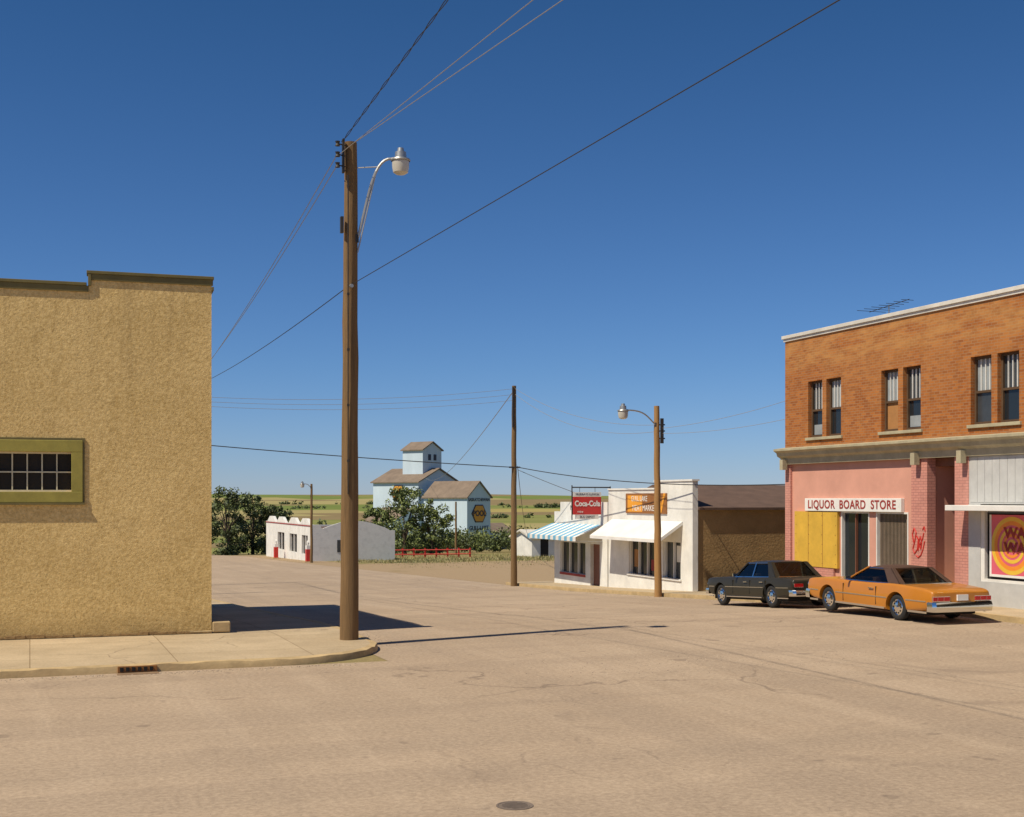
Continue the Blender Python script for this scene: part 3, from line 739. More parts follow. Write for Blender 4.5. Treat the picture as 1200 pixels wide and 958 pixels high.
# ------------------------------------------------------------------ grain elevators (local frames)
def hexsign(mb, c, u, w, n, r, mat, matb):
    c = Vector(c); u = Vector(u); w = Vector(w); n = Vector(n)
    for rad, off, mt in ((r, .1, matb), (r * .88, .16, mat)):
        pts = [c + n * (off - .08) + u * (rad * 1.15 * math.cos(R(60 * k))) + w * (rad * math.sin(R(60 * k))) for k in range(6)]
        mb.prism(pts, n * .08, mt)
GE = -8.7
YAW = R(31.1)
def roofp(mb, x0, x1, y0, y1, zh, zr, mat, ov=.5, th_=.25):
    xm = (x0 + x1) / 2; s = (zr - zh) / (xm - x0)
    for sg, xa in ((1, x0 - ov), (-1, x1 + ov)):
        za = zh - ov * s
        mb.prism([(xa, y0 - ov, za + .04), (xm, y0 - ov, zr + .04), (xm, y0 - ov, zr + .04 + th_), (xa, y0 - ov, za + .04 + th_)], (0, y1 - y0 + 2 * ov, 0), mat)
E1 = empty('grain_elevator', (83.8, 283.7, GE), YAW)
mb = MB(); H = 15.8; RB = 18.9; BW = 14
mb.prism([(0, 0, 0), (BW, 0, 0), (BW, 0, H), (BW / 2, 0, RB), (0, 0, H)], (0, 14.5, 0), ELEV); mb.build('main_body', E1, True)
mb = MB(); roofp(mb, 0, BW, 0, 14.5, H, RB, SHINGLE); mb.build('main_roof', E1, True)
mb = MB(); mb.prism([(3.7, 2, H), (10.3, 2, H), (10.3, 2, 23.4), (7, 2, 25.2), (3.7, 2, 23.4)], (0, 6.4, 0), ELEV); mb.build('cupola', E1, True)
mb = MB(); roofp(mb, 3.7, 10.3, 2, 8.4, 23.4, 25.2, SHINGLE, .4); mb.build('cupola_roof', E1, True)
mb = MB()
for x in (5.6, 7.5): mb.box(x, x + .9, 1.9, 1.99, 21, 22.4, NAVY)
mb.build('cupola_windows', E1, True)
mb = MB(); hexsign(mb, (-.0, 6.2, 13.2), (0, -1, 0), (0, 0, 1), (-1, 0, 0), 2.2, ORANGESIGN, NAVY); mb.build('pool_badge', E1, True)
text('POOL', 1.5, (-.22, 6.2, 13.2), FACE_W, NAVY, 'badge_letters', E1, .02, bold=.03, local=True, sx=.95)
mb = MB(); mb.prism([(-6.5, 2, 0), (-0.05, 2, 0), (-.05, 2, 9.5), (-6.5, 2, 6.5)], (0, 9, 0), ELEV); mb.build('drive_shed', E1, True)
mb = MB(); mb.prism([(-6.9, 1.7, 6.45), (-.06, 1.7, 9.7), (-.06, 1.7, 9.95), (-6.9, 1.7, 6.7)], (0, 9.6, 0), SHINGLE); mb.build('drive_shed_roof', E1, True)

E2 = empty('grain_elevator', (91.1, 270.2, GE), YAW)
mb = MB(); H = 12.3; RB = 15.7
mb.prism([(0, 0, 0), (8.2, 0, 0), (8.2, 0, H), (4.1, 0, RB), (0, 0, H)], (0, 13, 0), ELEV); mb.build('main_body', E2, True)
mb = MB(); roofp(mb, 0, 8.2, 0, 13, H, RB, SHINGLE, .4); mb.build('main_roof', E2, True)
mb = MB(); hexsign(mb, (4.1, 0, 8.6), (1, 0, 0), (0, 0, 1), (0, -1, 0), 2.3, ORANGESIGN, NAVY)
mb.build('pool_badge', E2, True)
text('POOL', 1.75, (4.1, -.22, 8.6), FACE_S, NAVY, 'badge_letters', E2, .02, bold=.04, local=True, sx=1.0)
text('SASKATCHEWAN', 1.0, (4.1, -.06, 11.7), FACE_S, NAVY, 'top_letters', E2, .02, bold=.01, local=True, sx=.95)
text('GULL LAKE', 1.35, (4.1, -.06, 5.3), FACE_S, NAVY, 'low_letters', E2, .02, bold=.02, local=True, sx=1.0)
mb = MB(); mb.box(10, 22, 4, 12, 0, 4, ELEV); mb.prism([(9.5, 3.5, 4), (9.5, 8, 6.2), (9.5, 12.5, 4)], (13, 0, 0), SHINGLE); mb.build('office', E2, True)

# ------------------------------------------------------------------ poles
def utility_pole(name, x, y, h, r0, r1, mat, lean=(0, 0)):
    z = g(y); e = empty(name, (x, y, z))
    mb = MB(); n = 14; rgp = random.Random(int(x * 10))
    c = [(x + lean[0] * (i / n) + rgp.uniform(-.012, .012), y + lean[1] * (i / n), z - (.3 if i == 0 else 0) + h * i / n) for i in range(n + 1)]
    N_ = 16; vs = []; fs = []
    for i, p in enumerate(c):
        r = r0 + (r1 - r0) * i / n
        for k in range(N_):
            t = 2 * math.pi * k / N_; q = r * (1 + rgp.uniform(-.03, .03))
            vs.append((p[0] + q * math.cos(t), p[1] + q * math.sin(t), p[2]))
    for i in range(n):
        for k in range(N_): fs.append((i * N_ + k, i * N_ + (k + 1) % N_, (i + 1) * N_ + (k + 1) % N_, (i + 1) * N_ + k))
    fs.append(tuple(range(n * N_, n * N_ + N_)))
    mb.add(vs, fs, mat); mb.build('post', e, smooth=True)
    return e
P1 = utility_pole('utility_pole', 6.5, 27.3, 10.95, .205, .14, WOOD, (0.04, 0))
mb = MB()
for zz in (10.85, 10.62, 10.39):
    mb.cyl((6.38, 27.2, zz), (6.22, 27.12, zz), .015, .015, DARKMETAL, 6); mb.lathe((6.2, 27.11, zz), (0, 0, 1), [(-.05, .02), (-.05, .055), (0, .035), (.05, .055), (.05, .02)], DARKMETAL, 12)
mb.box(6.32, 6.36, 27.12, 27.24, 10.25, 10.98, DARKMETAL)
mb.box(6.28, 6.34, 27.14, 27.24, 8.95, 9.3, DARKMETAL)
mb.cyl((6.50, 27.12, 7.8), (6.50, 27.05, 7.8), .05, .04, METAL, 10)
mb.box(6.42, 6.44, 27.095, 27.12, 3.3, 10.2, DARKMETAL)
for zz in (4, 5.2, 6.4, 7.6): mb.box(6.405, 6.455, 27.08, 27.115, zz, zz + .05, DARKMETAL)
mb.build('hardware', P1)
def bez(p0, p1, p2, p3, n=14):
    out = []
    for i in range(n + 1):
        t = i / n; out.append(tuple((1 - t) ** 3 * a + 3 * (1 - t) ** 2 * t * b + 3 * (1 - t) * t * t * c + t ** 3 * d for a, b, c, d in zip(p0, p1, p2, p3)))
    return out
LENS = M('milky_lens', (.55, .52, .44), .3, .1, 5)
def lamp(name, base, d, reach, rise, brace, s=1.0, steep=False):
    e = empty(name, base); b = Vector(base); d = Vector(d).normalized(); up = Vector((0, 0, 1))
    end = b + d * reach + up * rise
    mb = MB()
    if steep: arm = bez(b, b + d * reach * .30 + up * rise * .45, b + d * reach * .42 + up * rise * 1.04, end)
    else: arm = bez(b, b + d * reach * .3 + up * rise * .55, b + d * reach * .35 + up * rise * 1.02, end)
    mb.tube(arm, .03, METAL, 8)
    if brace:
        mb.tube([b - up * brace, Vector(arm[9])], .018, METAL, 6)
        mb.tube([b + up * rise * .88, Vector(arm[10])], .012, METAL, 6)
    mb.cyl(b - d * .02 - up * .08, b - d * .02 + up * .08, .05, .05, DARKMETAL, 8)
    mb.build('arm', e, smooth=True)
    mb = MB(); h = end + d * .16 * s
    mb.cyl(end - d * .02, end + d * .12, .035, .05, METAL, 10)
    mb.lathe(h, (0, 0, 1), [(.22 * s, 0), (.22 * s, .06 * s), (.15 * s, .07 * s), (.14 * s, .11 * s), (.02 * s, .12 * s), (0, .185 * s), (-.03 * s, .20 * s), (-.05 * s, .19 * s)], METAL, 20)
    mb.build('head', e, smooth=True)
    mb = MB(); mb.lathe(h, (0, 0, 1), [(-.05 * s, .175 * s), (-.18 * s, .17 * s), (-.27 * s, .15 * s), (-.31 * s, .09 * s), (-.32 * s, 0)], LENS, 20)
    mb.build('lens', e, smooth=True)
    return e
lamp('street_lamp', (6.66, 27.2, 8.85), (.85, -.25, 0), .76, 1.75, .30, 1.08, True)
z2 = g(45.9) + .15
P2 = utility_pole('utility_pole', 23.55, 45.9, 7.65, .15, .11, WOOD2, (-.08, 0))
lamp('street_lamp', (23.40, 45.85, z2 + 6.75), (-1, 0, 0), 1.25, .55, 0, 1.15)
mb = MB()
for zz in (6.75, 6.5, 6.2): mb.cyl((23.6, 45.9, z2 + zz), (23.8, 45.8, z2 + zz), .03, .03, DARKMETAL, 6)
mb.box(23.58, 23.7, 45.72, 45.8, z2 + 6.0, z2 + 7.0, DARKMETAL); mb.build('hardware', P2)
P3 = utility_pole('utility_pole', 23.5, 62.1, 10.4, .17, .11, WOOD)
mb = MB(); mb.box(23.36, 23.42, 61.9, 62.0, 6.9, 9.0, DARKMETAL); mb.cyl((23.2, 62, 4.84), (23.8, 62, 4.84), .04, .04, DARKMETAL, 8); mb.build('hardware', P3)
utility_pole('utility_pole', 24.7, 118.9, 7.4, .14, .1, WOOD)
lamp('street_lamp', (24.6, 118.85, g(118.9) + 7.1), (-1, 0, 0), .6, .3, 0, 1.1)
utility_pole('utility_pole', 46.5, 142, 6.2, .14, .1, WOOD)
utility_pole('utility_pole', 4.2, 61, 9.5, .15, .1, WOOD)
utility_pole('utility_pole', 7.4, 72, 10.5, .16, .1, WOOD)
utility_pole('utility_pole', 11.0, -14.0, 10.8, .16, .1, WOOD)

# ------------------------------------------------------------------ wires
WR = empty('overhead_wires', (0, 0, 0)); wi = [0]
def wire(a, b, sag, r=.012, mat=WIRE, n=24, twist=0):
    a = Vector(a); b = Vector(b)
    mb = MB(); pts = []
    for i in range(n + 1):
        t = i / n; p = a.lerp(b, t); p.z -= sag * 4 * t * (1 - t); pts.append(p)
    if twist:
        for ph in (0, math.pi):
            q = []; m = n * 10
            for i in range(m + 1):
                t = i / m; p = a.lerp(b, t); p.z -= sag * 4 * t * (1 - t)
                q.append(p + Vector((math.cos(t * twist + ph) * .016, 0, math.sin(t * twist + ph) * .016)))
            mb.tube(q, r * .8, mat, 5)
    else: mb.tube(pts, r, mat, 6)
    wi[0] += 1; mb.build('wire_%d' % wi[0], WR, smooth=True)
def ext(a, p, y):
    a = Vector(a); p = Vector(p); t = (y - a.y) / (p.y - a.y); return a + (p - a) * t
wire((6.3, 27.1, 10.9), ext((6.3, 27.1, 10.9), (6.1, 19.07, 11.0), -14), .0, .010, WIRE, twist=160)
wire((6.24, 27.1, 10.62), ext((6.24, 27.1, 10.62), (7.36, 18.6, 11.0), -14), .0, .0075, WIREL)
wire((6.5, 27.1, 10.85), ext((6.5, 27.1, 10.85), (7.8, 18.4, 11.0), -14), .0, .0075, WIREL)
wire((6.55, 27.1, 7.86), ext((6.55, 27.1, 7.86), (8.29, 11.8, 8.66), -14), .0, .008, WIRE)
wire((6.45, 27.4, 7.8), (7.4, 72, 9.0), .35, .010)
for zz, ze in ((10.39, 9.2), (10.62, 9.0)): wire((6.2, 27.2, zz), (7.4, 72, ze - .6), .5, .010, WIREL)
wire((4.2, 61, 6.0), (23.35, 62, 4.84), .1, .024)
wire((23.7, 62, 4.84), (26.3, 40.2, 3.75), .35, .022)
wire((23.7, 62, 4.70), (27.5, 56.5, 2.6), .1, .015)
for i, (za, zb) in enumerate(((8.1, 8.9), (7.9, 8.6), (7.7, 8.3))):
    wire((4.2, 61, za), (23.4, 62, zb), .45, .009, WIREL)
wire((23.5, 61.9, 8.9), (23.6, 45.95, z2 + 6.75), .55, .009, WIREL)
wire((23.5, 61.9, 8.6), (23.6, 45.95, z2 + 6.5), .75, .009, WIREL)
wire((23.6, 45.85, z2 + 6.4), (26.2, 40.2, 6.2), .15, .008, WIREL)
wire((23.6, 45.85, z2 + 6.6), (26.2, 40.2, 6.9), .15, .008, WIREL)
wire((23.4, 62.1, 8.7), (86, 285, 8), 2, .022, WIREL)
wire((23.7, 62.1, 4.9), (50, 128, -.5), .8, .016, WIRE)

# ------------------------------------------------------------------ fence
e = empty('red_rail_fence', (33.5, 134.8, g(134)))
mb = MB(); A = Vector((34.2, 134.6, 0)); B = Vector((44.5, 131, 0)); n = 9
for i in range(n + 1):
    p = A.lerp(B, i / n); z = g(p.y); mb.box(p.x - .08, p.x + .08, p.y - .08, p.y + .08, z - .2, z + 1.0, REDP)
for hh in (.35, .82):
    for i in range(n):
        p = A.lerp(B, i / n); q = A.lerp(B, (i + 1) / n)
        mb.cyl((p.x, p.y - .1, g(p.y) + hh), (q.x, q.y - .1, g(q.y) + hh), .06, .06, REDP, 6)
mb.build('rails_and_posts', e)

# ------------------------------------------------------------------ vegetation
def leafclump(mb, c, rad, n, size, mats, rg, flat=.8):
    for _ in range(n):
        v = Vector((rg.gauss(0, 1), rg.gauss(0, 1), rg.gauss(0, 1) * flat)); v.normalize()
        p = Vector(c) + v * rad * (rg.random() ** .45)
        a = Vector((rg.gauss(0, 1), rg.gauss(0, 1), rg.gauss(0, 1))).normalized(); b = a.cross(v if v.length else Vector((0, 0, 1)))
        if b.length < .05: continue
        b.normalize(); s = size * rg.uniform(.6, 1.4)
        hgt = v.z
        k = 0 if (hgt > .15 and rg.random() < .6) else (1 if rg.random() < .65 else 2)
        mb.add([p - a * s, p + b * s * .6, p + a * s, p - b * s * .6], [(0, 1, 2, 3)], mats[k])
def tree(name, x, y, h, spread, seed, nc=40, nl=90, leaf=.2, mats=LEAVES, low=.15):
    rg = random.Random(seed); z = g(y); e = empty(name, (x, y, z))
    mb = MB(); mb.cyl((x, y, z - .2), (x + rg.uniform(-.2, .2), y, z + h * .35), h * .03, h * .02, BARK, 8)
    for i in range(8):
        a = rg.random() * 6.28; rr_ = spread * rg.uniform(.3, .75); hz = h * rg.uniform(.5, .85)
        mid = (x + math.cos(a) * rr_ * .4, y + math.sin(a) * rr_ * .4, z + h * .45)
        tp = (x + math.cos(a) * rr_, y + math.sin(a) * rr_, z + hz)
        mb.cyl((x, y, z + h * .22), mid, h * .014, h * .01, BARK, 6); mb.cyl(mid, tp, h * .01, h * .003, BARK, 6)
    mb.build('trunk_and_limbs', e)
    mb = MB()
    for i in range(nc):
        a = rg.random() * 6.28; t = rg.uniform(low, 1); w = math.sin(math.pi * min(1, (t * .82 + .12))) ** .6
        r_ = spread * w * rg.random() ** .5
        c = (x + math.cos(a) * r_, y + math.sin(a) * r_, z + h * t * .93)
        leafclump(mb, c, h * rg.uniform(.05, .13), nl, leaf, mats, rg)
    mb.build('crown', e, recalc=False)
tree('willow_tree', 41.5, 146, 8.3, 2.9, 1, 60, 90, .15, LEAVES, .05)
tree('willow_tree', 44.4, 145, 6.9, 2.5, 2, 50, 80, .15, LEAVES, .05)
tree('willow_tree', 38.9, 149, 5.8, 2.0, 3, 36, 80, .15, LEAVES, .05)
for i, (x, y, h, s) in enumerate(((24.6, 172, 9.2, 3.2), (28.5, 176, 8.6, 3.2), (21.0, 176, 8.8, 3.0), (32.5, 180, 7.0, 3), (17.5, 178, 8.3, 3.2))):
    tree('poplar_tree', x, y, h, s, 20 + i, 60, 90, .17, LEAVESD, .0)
mb = MB(); rg2 = random.Random(5)
for i in range(190):
    t = rg2.random(); x = 42 + t * 34; y = 158 + rg2.uniform(-8, 10) - t * 6
    hh = rg2.uniform(.8, 4.2) * (1 - .3 * t)
    leafclump(mb, (x, y, g(y) + hh * .6), hh * .5, 110, .17, LEAVES if rg2.random() < .5 else LEAVESD, rg2)
mb.build('shrub_thicket', recalc=False)
mb = MB()
for i in range(70):
    x = rg2.uniform(56, 110); y = 175 + rg2.uniform(-10, 40)
    hh = rg2.uniform(1, 4); leafclump(mb, (x, y, g(y) + hh * .5), hh * .6, 70, .28, LEAVESD, rg2)
mb.build('shrub_thicket', recalc=False)
mb = MB()
for (xa, ya, xb, yb, n, s) in ((-100, 330, 40, 345, 60, 2.0), (70, 420, 260, 400, 60, 2.2), (-350, 700, 200, 720, 90, 2.6), (200, 900, 700, 860, 90, 3), (-700, 1250, -80, 1200, 90, 3.6), (50, 1500, 700, 1500, 90, 4), (-900, 2100, 400, 2300, 110, 5), (-140, 260, -10, 250, 50, 2.2), (500, 2200, 1500, 2000, 90, 5)):
    for i in range(n):
        t = rg2.random(); t = t + .06 * math.sin(t * 40)
        x = xa + (xb - xa) * t; y = ya + (yb - ya) * t + rg2.gauss(0, s * 1.5); q = s * rg2.uniform(.5, 1.3)
        leafclump(mb, (x, y, th(x, y) + q * .4), q, 26, q * .35, LEAVESD, rg2, .6)
mb.build('distant_trees', recalc=False)
mb = MB()
def tuft(x, y, h, n, spread=.12):
    z = g(y)
    for _ in range(n):
        bx = x + rg2.gauss(0, spread); by = y + rg2.gauss(0, spread); a = rg2.random() * 6.28; l = h * rg2.uniform(.5, 1.2); w = .02 + h * .05
        dx, dy = math.cos(a), math.sin(a)
        mb.add([(bx - dy * w, by + dx * w, z), (bx + dy * w, by - dx * w, z), (bx + dx * l * .4, by + dy * l * .4, z + l)], [(0, 1, 2)], GRASSB[rg2.choice((0, 0, 1, 1, 1, 2))])
for i in range(1800):
    x = rg2.uniform(28, 75); y = 112 + abs(rg2.gauss(0, 12)) + 3 * math.sin(x * .5); tuft(x, y, rg2.uniform(.08, .3), 9, .6)
for i in range(450): tuft(rg2.uniform(28, 60), 112 - abs(rg2.gauss(0, 9)), rg2.uniform(.04, .14), 6, .4)
for i in range(160): tuft(rg2.uniform(26.4, 32), 46.9 - abs(rg2.gauss(0, .25)), rg2.uniform(.15, .5), 8, .15)
for i in range(60): tuft(FX - .05 - rg2.random() * .1, rg2.uniform(47, 62), .1, 5, .06)
for i in range(500): tuft(rg2.uniform(26.5, 33), rg2.uniform(40.5, 46.8), rg2.uniform(.1, .35), 6, .3)
mb.build('grass', recalc=False)
strip('side_yard', 26.4, 40, 40.1, 47.1, .01, DIRTLOT)
for i, (x, y) in enumerate(((26.7, 46.3), (27.6, 46.5))):
    e = empty('shrub', (x, y, g(y))); mb = MB()
    for k in range(6): leafclump(mb, (x + rg2.uniform(-.4, .4), y + rg2.uniform(-.2, .2), g(y) + rg2.uniform(.15, .45)), .3, 60, .06, LEAVESD, rg2)
    mb.build('foliage', e, recalc=False)

# ------------------------------------------------------------------ cars
def interp(tab, y):
    for a, b in zip(tab, tab[1:]):
        if y <= b[0]:
            t = (y - a[0]) / (b[0] - a[0]); return [p + (q - p) * t for p, q in zip(a[1:], b[1:])]
    return list(tab[-1][1:])
def car(name, loc, pitch, S):
    e = empty(name, loc, 0, pitch)
    L = S['L']; W = S['W'] / 2; paint = S['paint']
    tab = S['body']      # y, half width, zb, zt(shoulder), zc(centre)
    mb = MB(); vs = []; fs = []
    stations = [t[0] for t in tab]
    rings = 0
    for st in stations:
        hw, zb, zt, zc = interp(tab, st); H = zt - zb
        half = [(.78 * hw, zb), (.955 * hw, zb + .035), (.985 * hw, zb + .1), (hw, zb + H * .42), (.992 * hw, zb + H * .66), (.965 * hw, zt - .055), (.945 * hw, zt - .01), (.86 * hw, zt), (.6 * hw, zc - .012), (.3 * hw, zc)]
        pts = [(-x, z) for x, z in half] + [(0, zc + .003)] + [(x, z) for x, z in reversed(half)]
        rings = len(pts)
        vs += [(x, st, z) for x, z in pts]
    for i in range(len(stations) - 1):
        for k in range(rings):
            a = i * rings + k; b = i * rings + (k + 1) % rings
            fs.append((a, b, b + rings, a + rings))
    for base, rev in ((0, False), ((len(stations) - 1) * rings, True)):
        for k in range(rings // 2):
            q = [base + k, base + k + 1, base + rings - 2 - k, base + rings - 1 - k]
            q = list(dict.fromkeys(q))
            if len(q) >= 3: fs.append(q if not rev else q[::-1])
    mb.add(vs, fs, paint); mb.mi(M(name + '_underside', (.012, .012, .012), .9, 0))
    body = mb.build('body', None)
    ss = body.modifiers.new('s', 'SUBSURF'); ss.levels = 2; ss.render_levels = 2
    cuts = []
    for wy in S['wheels']:
        for sg in (-1, 1):
            cb = MB(); cb.cyl((sg * (W - .32), wy, S['wr'] + .0), (sg * (W + .3), wy, S['wr'] + .0), S['wr'] + .055, S['wr'] + .07, paint, 36)
            co = cb.build('cut', None)
            co.data.materials.append(paint)
            for p in co.data.polygons: p.material_index = 1
            bo = body.modifiers.new('b', 'BOOLEAN'); bo.object = co; bo.operation = 'DIFFERENCE'; bo.solver = 'EXACT'
            cuts.append(co)
    dg = bpy.context.evaluated_depsgraph_get(); dg.update()
    me = bpy.data.meshes.new_from_object(body.evaluated_get(dg))
    body.modifiers.clear(); body.data = me
    for c in cuts: bpy.data.objects.remove(c)
    for p in me.polygons: p.use_smooth = True
    me.set_sharp_from_angle(angle=R(40))
    body.parent = e
    zb_, zr = S['belt'], S['roof']; wb, wr = S['wb'], S['wrf']; y0, y1, y2, y3 = S['gh']
    def gp(y, t, sg, inset=0): return (sg * (wb + (wr - wb) * t - inset), y, zb_ + (zr - zb_) * t)
    gb = MB(); I = .035
    vs = [gp(y0 + .04, 0, -1, I), gp(y0 + .04, 0, 1, I), gp(y3 - .04, 0, 1, I), gp(y3 - .04, 0, -1, I), gp(y1 + .03, .97, -1, I), gp(y1 + .03, .97, 1, I), gp(y2 - .03, .97, 1, I), gp(y2 - .03, .97, -1, I)]
    gb.add(vs, [(0, 1, 5, 4), (1, 2, 6, 5), (2, 3, 7, 6), (3, 0, 4, 7), (4, 5, 6, 7)], CARGLASS); gb.build('windows', e, True)
    sb_ = MB()
    for yy in (y1 - .05, (y1 + y2) / 2 + .25):
        for x0_, x1_ in ((-.62, -.04), (.04, .62)): sb_.box(x0_, x1_, yy, yy + .14, .5, zb_ + .12, S['seat'])
        sb_.box(-.64, .64, yy + .14, yy + .6, .42, .6, S['seat'])
    sb_.box(-.7, .7, y0 + .1, y1 - .06, zb_ - .08, zb_ + .012, S['seat'])
    sb_.box(-.72, .72, y3 - .55, y3 - .15, zb_ - .12, zb_ + .02, DARKIN)
    sb_.build('seats', e, True, bevel=.03)
    rb = MB(); n = 9; m_ = 9; vs = []; fs = []
    for i in range(n + 1):
        t = i / n; y = y1 + (y2 - y1) * t
        for k in range(m_ + 1):
            u = -1 + 2 * k / m_
            zz = zr - .01 + .055 * (1 - abs(u) ** 2.6) * (1 - .25 * abs(2 * t - 1) ** 3) - (.03 if i in (0, n) else 0)
            yy = y + (1 if t > .5 else -1) * (-.05) * (u * u) * abs(2 * t - 1) ** 2
            vs.append((u * (wr + .012), yy, zz))
    for i in range(n):
        for k in range(m_): a = i * (m_ + 1) + k; fs.append((a, a + 1, a + m_ + 2, a + m_ + 1))
    o = len(vs); vs2 = [(x, y, zr - .065) for x, y, z in vs]
    loop = [k for k in range(m_ + 1)] + [i * (m_ + 1) + m_ for i in range(1, n + 1)] + [n * (m_ + 1) + k for k in range(m_ - 1, -1, -1)] + [i * (m_ + 1) for i in range(n - 1, 0, -1)]
    vs += [vs2[i] for i in loop]
    for q in range(len(loop)):
        a, b = loop[q], loop[(q + 1) % len(loop)]; fs.append((a, b, o + (q + 1) % len(loop), o + q))
    rb.add(vs, fs, S['top']); rb.build('roof', e, True, smooth=True)
    pb = MB()
    def panel(poly, mat, th_=.04, inset=0):
        for sg in (-1, 1):
            a = [Vector(gp(y, t, sg, inset)) for y, t in poly]; pb.prism(a, (-sg * th_, 0, 0), mat)
    cw = S['cpillar']
    panel([(y0, 0), (y0 + cw[0], 0), (y1 + cw[1], 1), (y1 - .02, 1)], S['top'])
    panel([(y3 + .02, 0), (y3 - .07, 0), (y2 - .05, 1), (y2 + .02, 1)], paint)
    for yb in S['bpillar']: panel([(yb - .035, 0), (yb + .035, 0), (yb + .025, 1), (yb - .025, 1)], S['bmat'], .03, -.002)
    panel([(y0 + cw[0], 0), (y3 - .07, 0), (y3 - .08, .06), (y0 + cw[0], .06)], CHROME, .03, -.004)
    panel([(y1 + cw[1], .92), (y2 - .06, .92), (y2 - .06, .97), (y1 + cw[1], .97)], CHROME, .03, -.004)
    for (ya, yb) in ((y0, y1), (y3, y2)):
        mt = S['top'] if ya == y0 else paint
        d = 1 if ya == y0 else -1
        for sg in (-1, 1):
            a0 = gp(ya, 0, sg, 0); b0 = gp(ya, 0, sg, .17 if ya == y0 else .05); c0 = gp(yb, .98, sg, .12 if ya == y0 else .04); d0 = gp(yb, .98, sg, 0)
            pb.prism([a0, b0, c0, d0], (0, d * .05, 0), mt)
        pb.tube([(-wb + .1, ya - d * .01, zb_ + .012), (wb - .1, ya - d * .01, zb_ + .012)], .016, CHROME, 6)
    pb.build('pillars', e, True)
    tb = MB()
    hwR = interp(tab, .1)[0]; hwF = interp(tab, L - .1)[0]
    for s_, y, hw in ((-1, 0, hwR), (1, L, hwF)):
        ya = y + s_ * .10
        prof = [(ya - s_ * .30, hw + .015), (ya - s_ * .1, hw + .012), (ya - s_ * .02, hw - .06), (ya, hw * .55)]
        pts = [(-w_, p) for p, w_ in prof] + [(w_, p) for p, w_ in reversed(prof)]
        z0, z1 = S['bumper']
        vs = []
        for zz, gshr in ((z0, .02), (z0 + (z1 - z0) * .25, 0), (z0 + (z1 - z0) * .7, 0), (z1, .03)):
            for x, p in pts: vs.append((x * (1 - gshr * .3), p - s_ * gshr, zz))
        nP = len(pts); fs = [(r_ * nP + k, r_ * nP + k + 1, (r_ + 1) * nP + k + 1, (r_ + 1) * nP + k) for r_ in range(3) for k in range(nP - 1)]
        fs.append(tuple(3 * nP + k for k in range(nP))); fs.append(tuple(k for k in range(nP))[::-1])
        tb.add(vs, fs, CHROME)
    tb.build('bumpers', e, True, smooth=True)
    lb = MB()
    for (x0, x1, z0, z1) in S['tail']:
        for sg in (-1, 1):
            a, b = sorted((sg * x0, sg * x1)); lb.box(a, b, S['taily'] - .02, S['taily'] + .03, z0, z1, TAILRED)
            lb.box(a - .012, b + .012, S['taily'] - .008, S['taily'] + .02, z0 - .012, z1 + .012, CHROME)
    lb.box(-.17, .17, S['taily'] - .03, S['taily'] + .02, S['plate'], S['plate'] + .15, WHITE)
    lb.build('tail_lights', e, True)
    hb = MB(); zc = (S['bumper'][1] + .14)
    for sg in (-1, 1):
        for q in (.82, .6): hb.lathe((sg * hwF * q, L - .06, zc), (0, 1, 0), [(-.05, .1), (.06, .1), (.06, .085), (.07, .08), (.085, 0)], CHROME, 20)
    for i in range(6): hb.box(-hwF * .48, hwF * .48, L - .04, L + .02, zc - .09 + i * .034, zc - .08 + i * .034, CHROME)
    hb.box(-hwF * .5, hwF * .5, L - .05, L + .005, zc - .1, zc + .1, DARKIN); hb.build('grille_and_headlights', e, True)
    sb = MB()
    for sg in (-1, 1):
        for zt_, h_, mt in S['trim']:
            for i in range(60):
                ya = .25 + (L - .5) * i / 60; yb = .25 + (L - .5) * (i + 1) / 60
                if any(abs((ya + yb) / 2 - w_) < math.sqrt(max(0, (S['wr'] + .11) ** 2 - (zt_ - S['wr']) ** 2)) for w_ in S['wheels']): continue
                xa = interp(tab, ya)[0] * .998; xb = interp(tab, yb)[0] * .998
                sb.prism([(sg * (xa - .03), ya, zt_), (sg * (xa + .006), ya, zt_), (sg * (xb + .006), yb, zt_), (sg * (xb - .03), yb, zt_)], (0, 0, h_), mt)
        for yd in S['doors']:
            x = interp(tab, yd)[0]; sb.box(min(sg * (x - .04), sg * (x + .0025)), max(sg * (x - .04), sg * (x + .0025)), yd - .006, yd + .006, S['bumper'][0] + .04, S['belt'] - .09, TYRE)
        for yh in S['handles']:
            x = interp(tab, yh)[0]; sb.box(min(sg * (x - .04), sg * (x + .02)), max(sg * (x - .04), sg * (x + .02)), yh - .1, yh + .1, S['belt'] - .16, S['belt'] - .13, CHROME)
        ym = y3 - .35; sb.box(min(sg * (W - .04), sg * (W + .13)), max(sg * (W - .04), sg * (W + .13)), ym - .04, ym + .03, zb_ + .03, zb_ + .12, CHROME)
    sb.build('trim', e, True)
    wbm = MB(); r = S['wr']
    for wy in S['wheels']:
        for sg in (-1, 1):
            c = (sg * (W - .07 - .1), wy, r); ax_ = (sg, 0, 0)
            wbm.lathe(c, ax_, [(-.1, r * .62), (-.1, r * .9), (-.075, r * .985), (0, r), (.075, r * .985), (.1, r * .9), (.105, r * .72), (.09, r * .62)], TYRE, 36)
            wbm.lathe(c, ax_, [(.09, r * .62), (.095, r * .6), (.07, r * .56), (.085, r * .5), (.1, r * .3), (.105, r * .16), (.125, r * .13), (.13, 0)], CHROME, 36)
            for q in range(10):
                t = q * .6283; wbm.lathe((c[0] + sg * .078, wy + math.cos(t) * r * .44, r + math.sin(t) * r * .44), ax_, [(0, .022), (.025, .022), (.025, 0)], DARKIN, 8)
            wbm.lathe(c, ax_, [(-.1, r * .62), (-.05, r * .3), (-.05, 0)], DARKIN, 24)
    wbm.build('wheels', e, True, smooth=True)
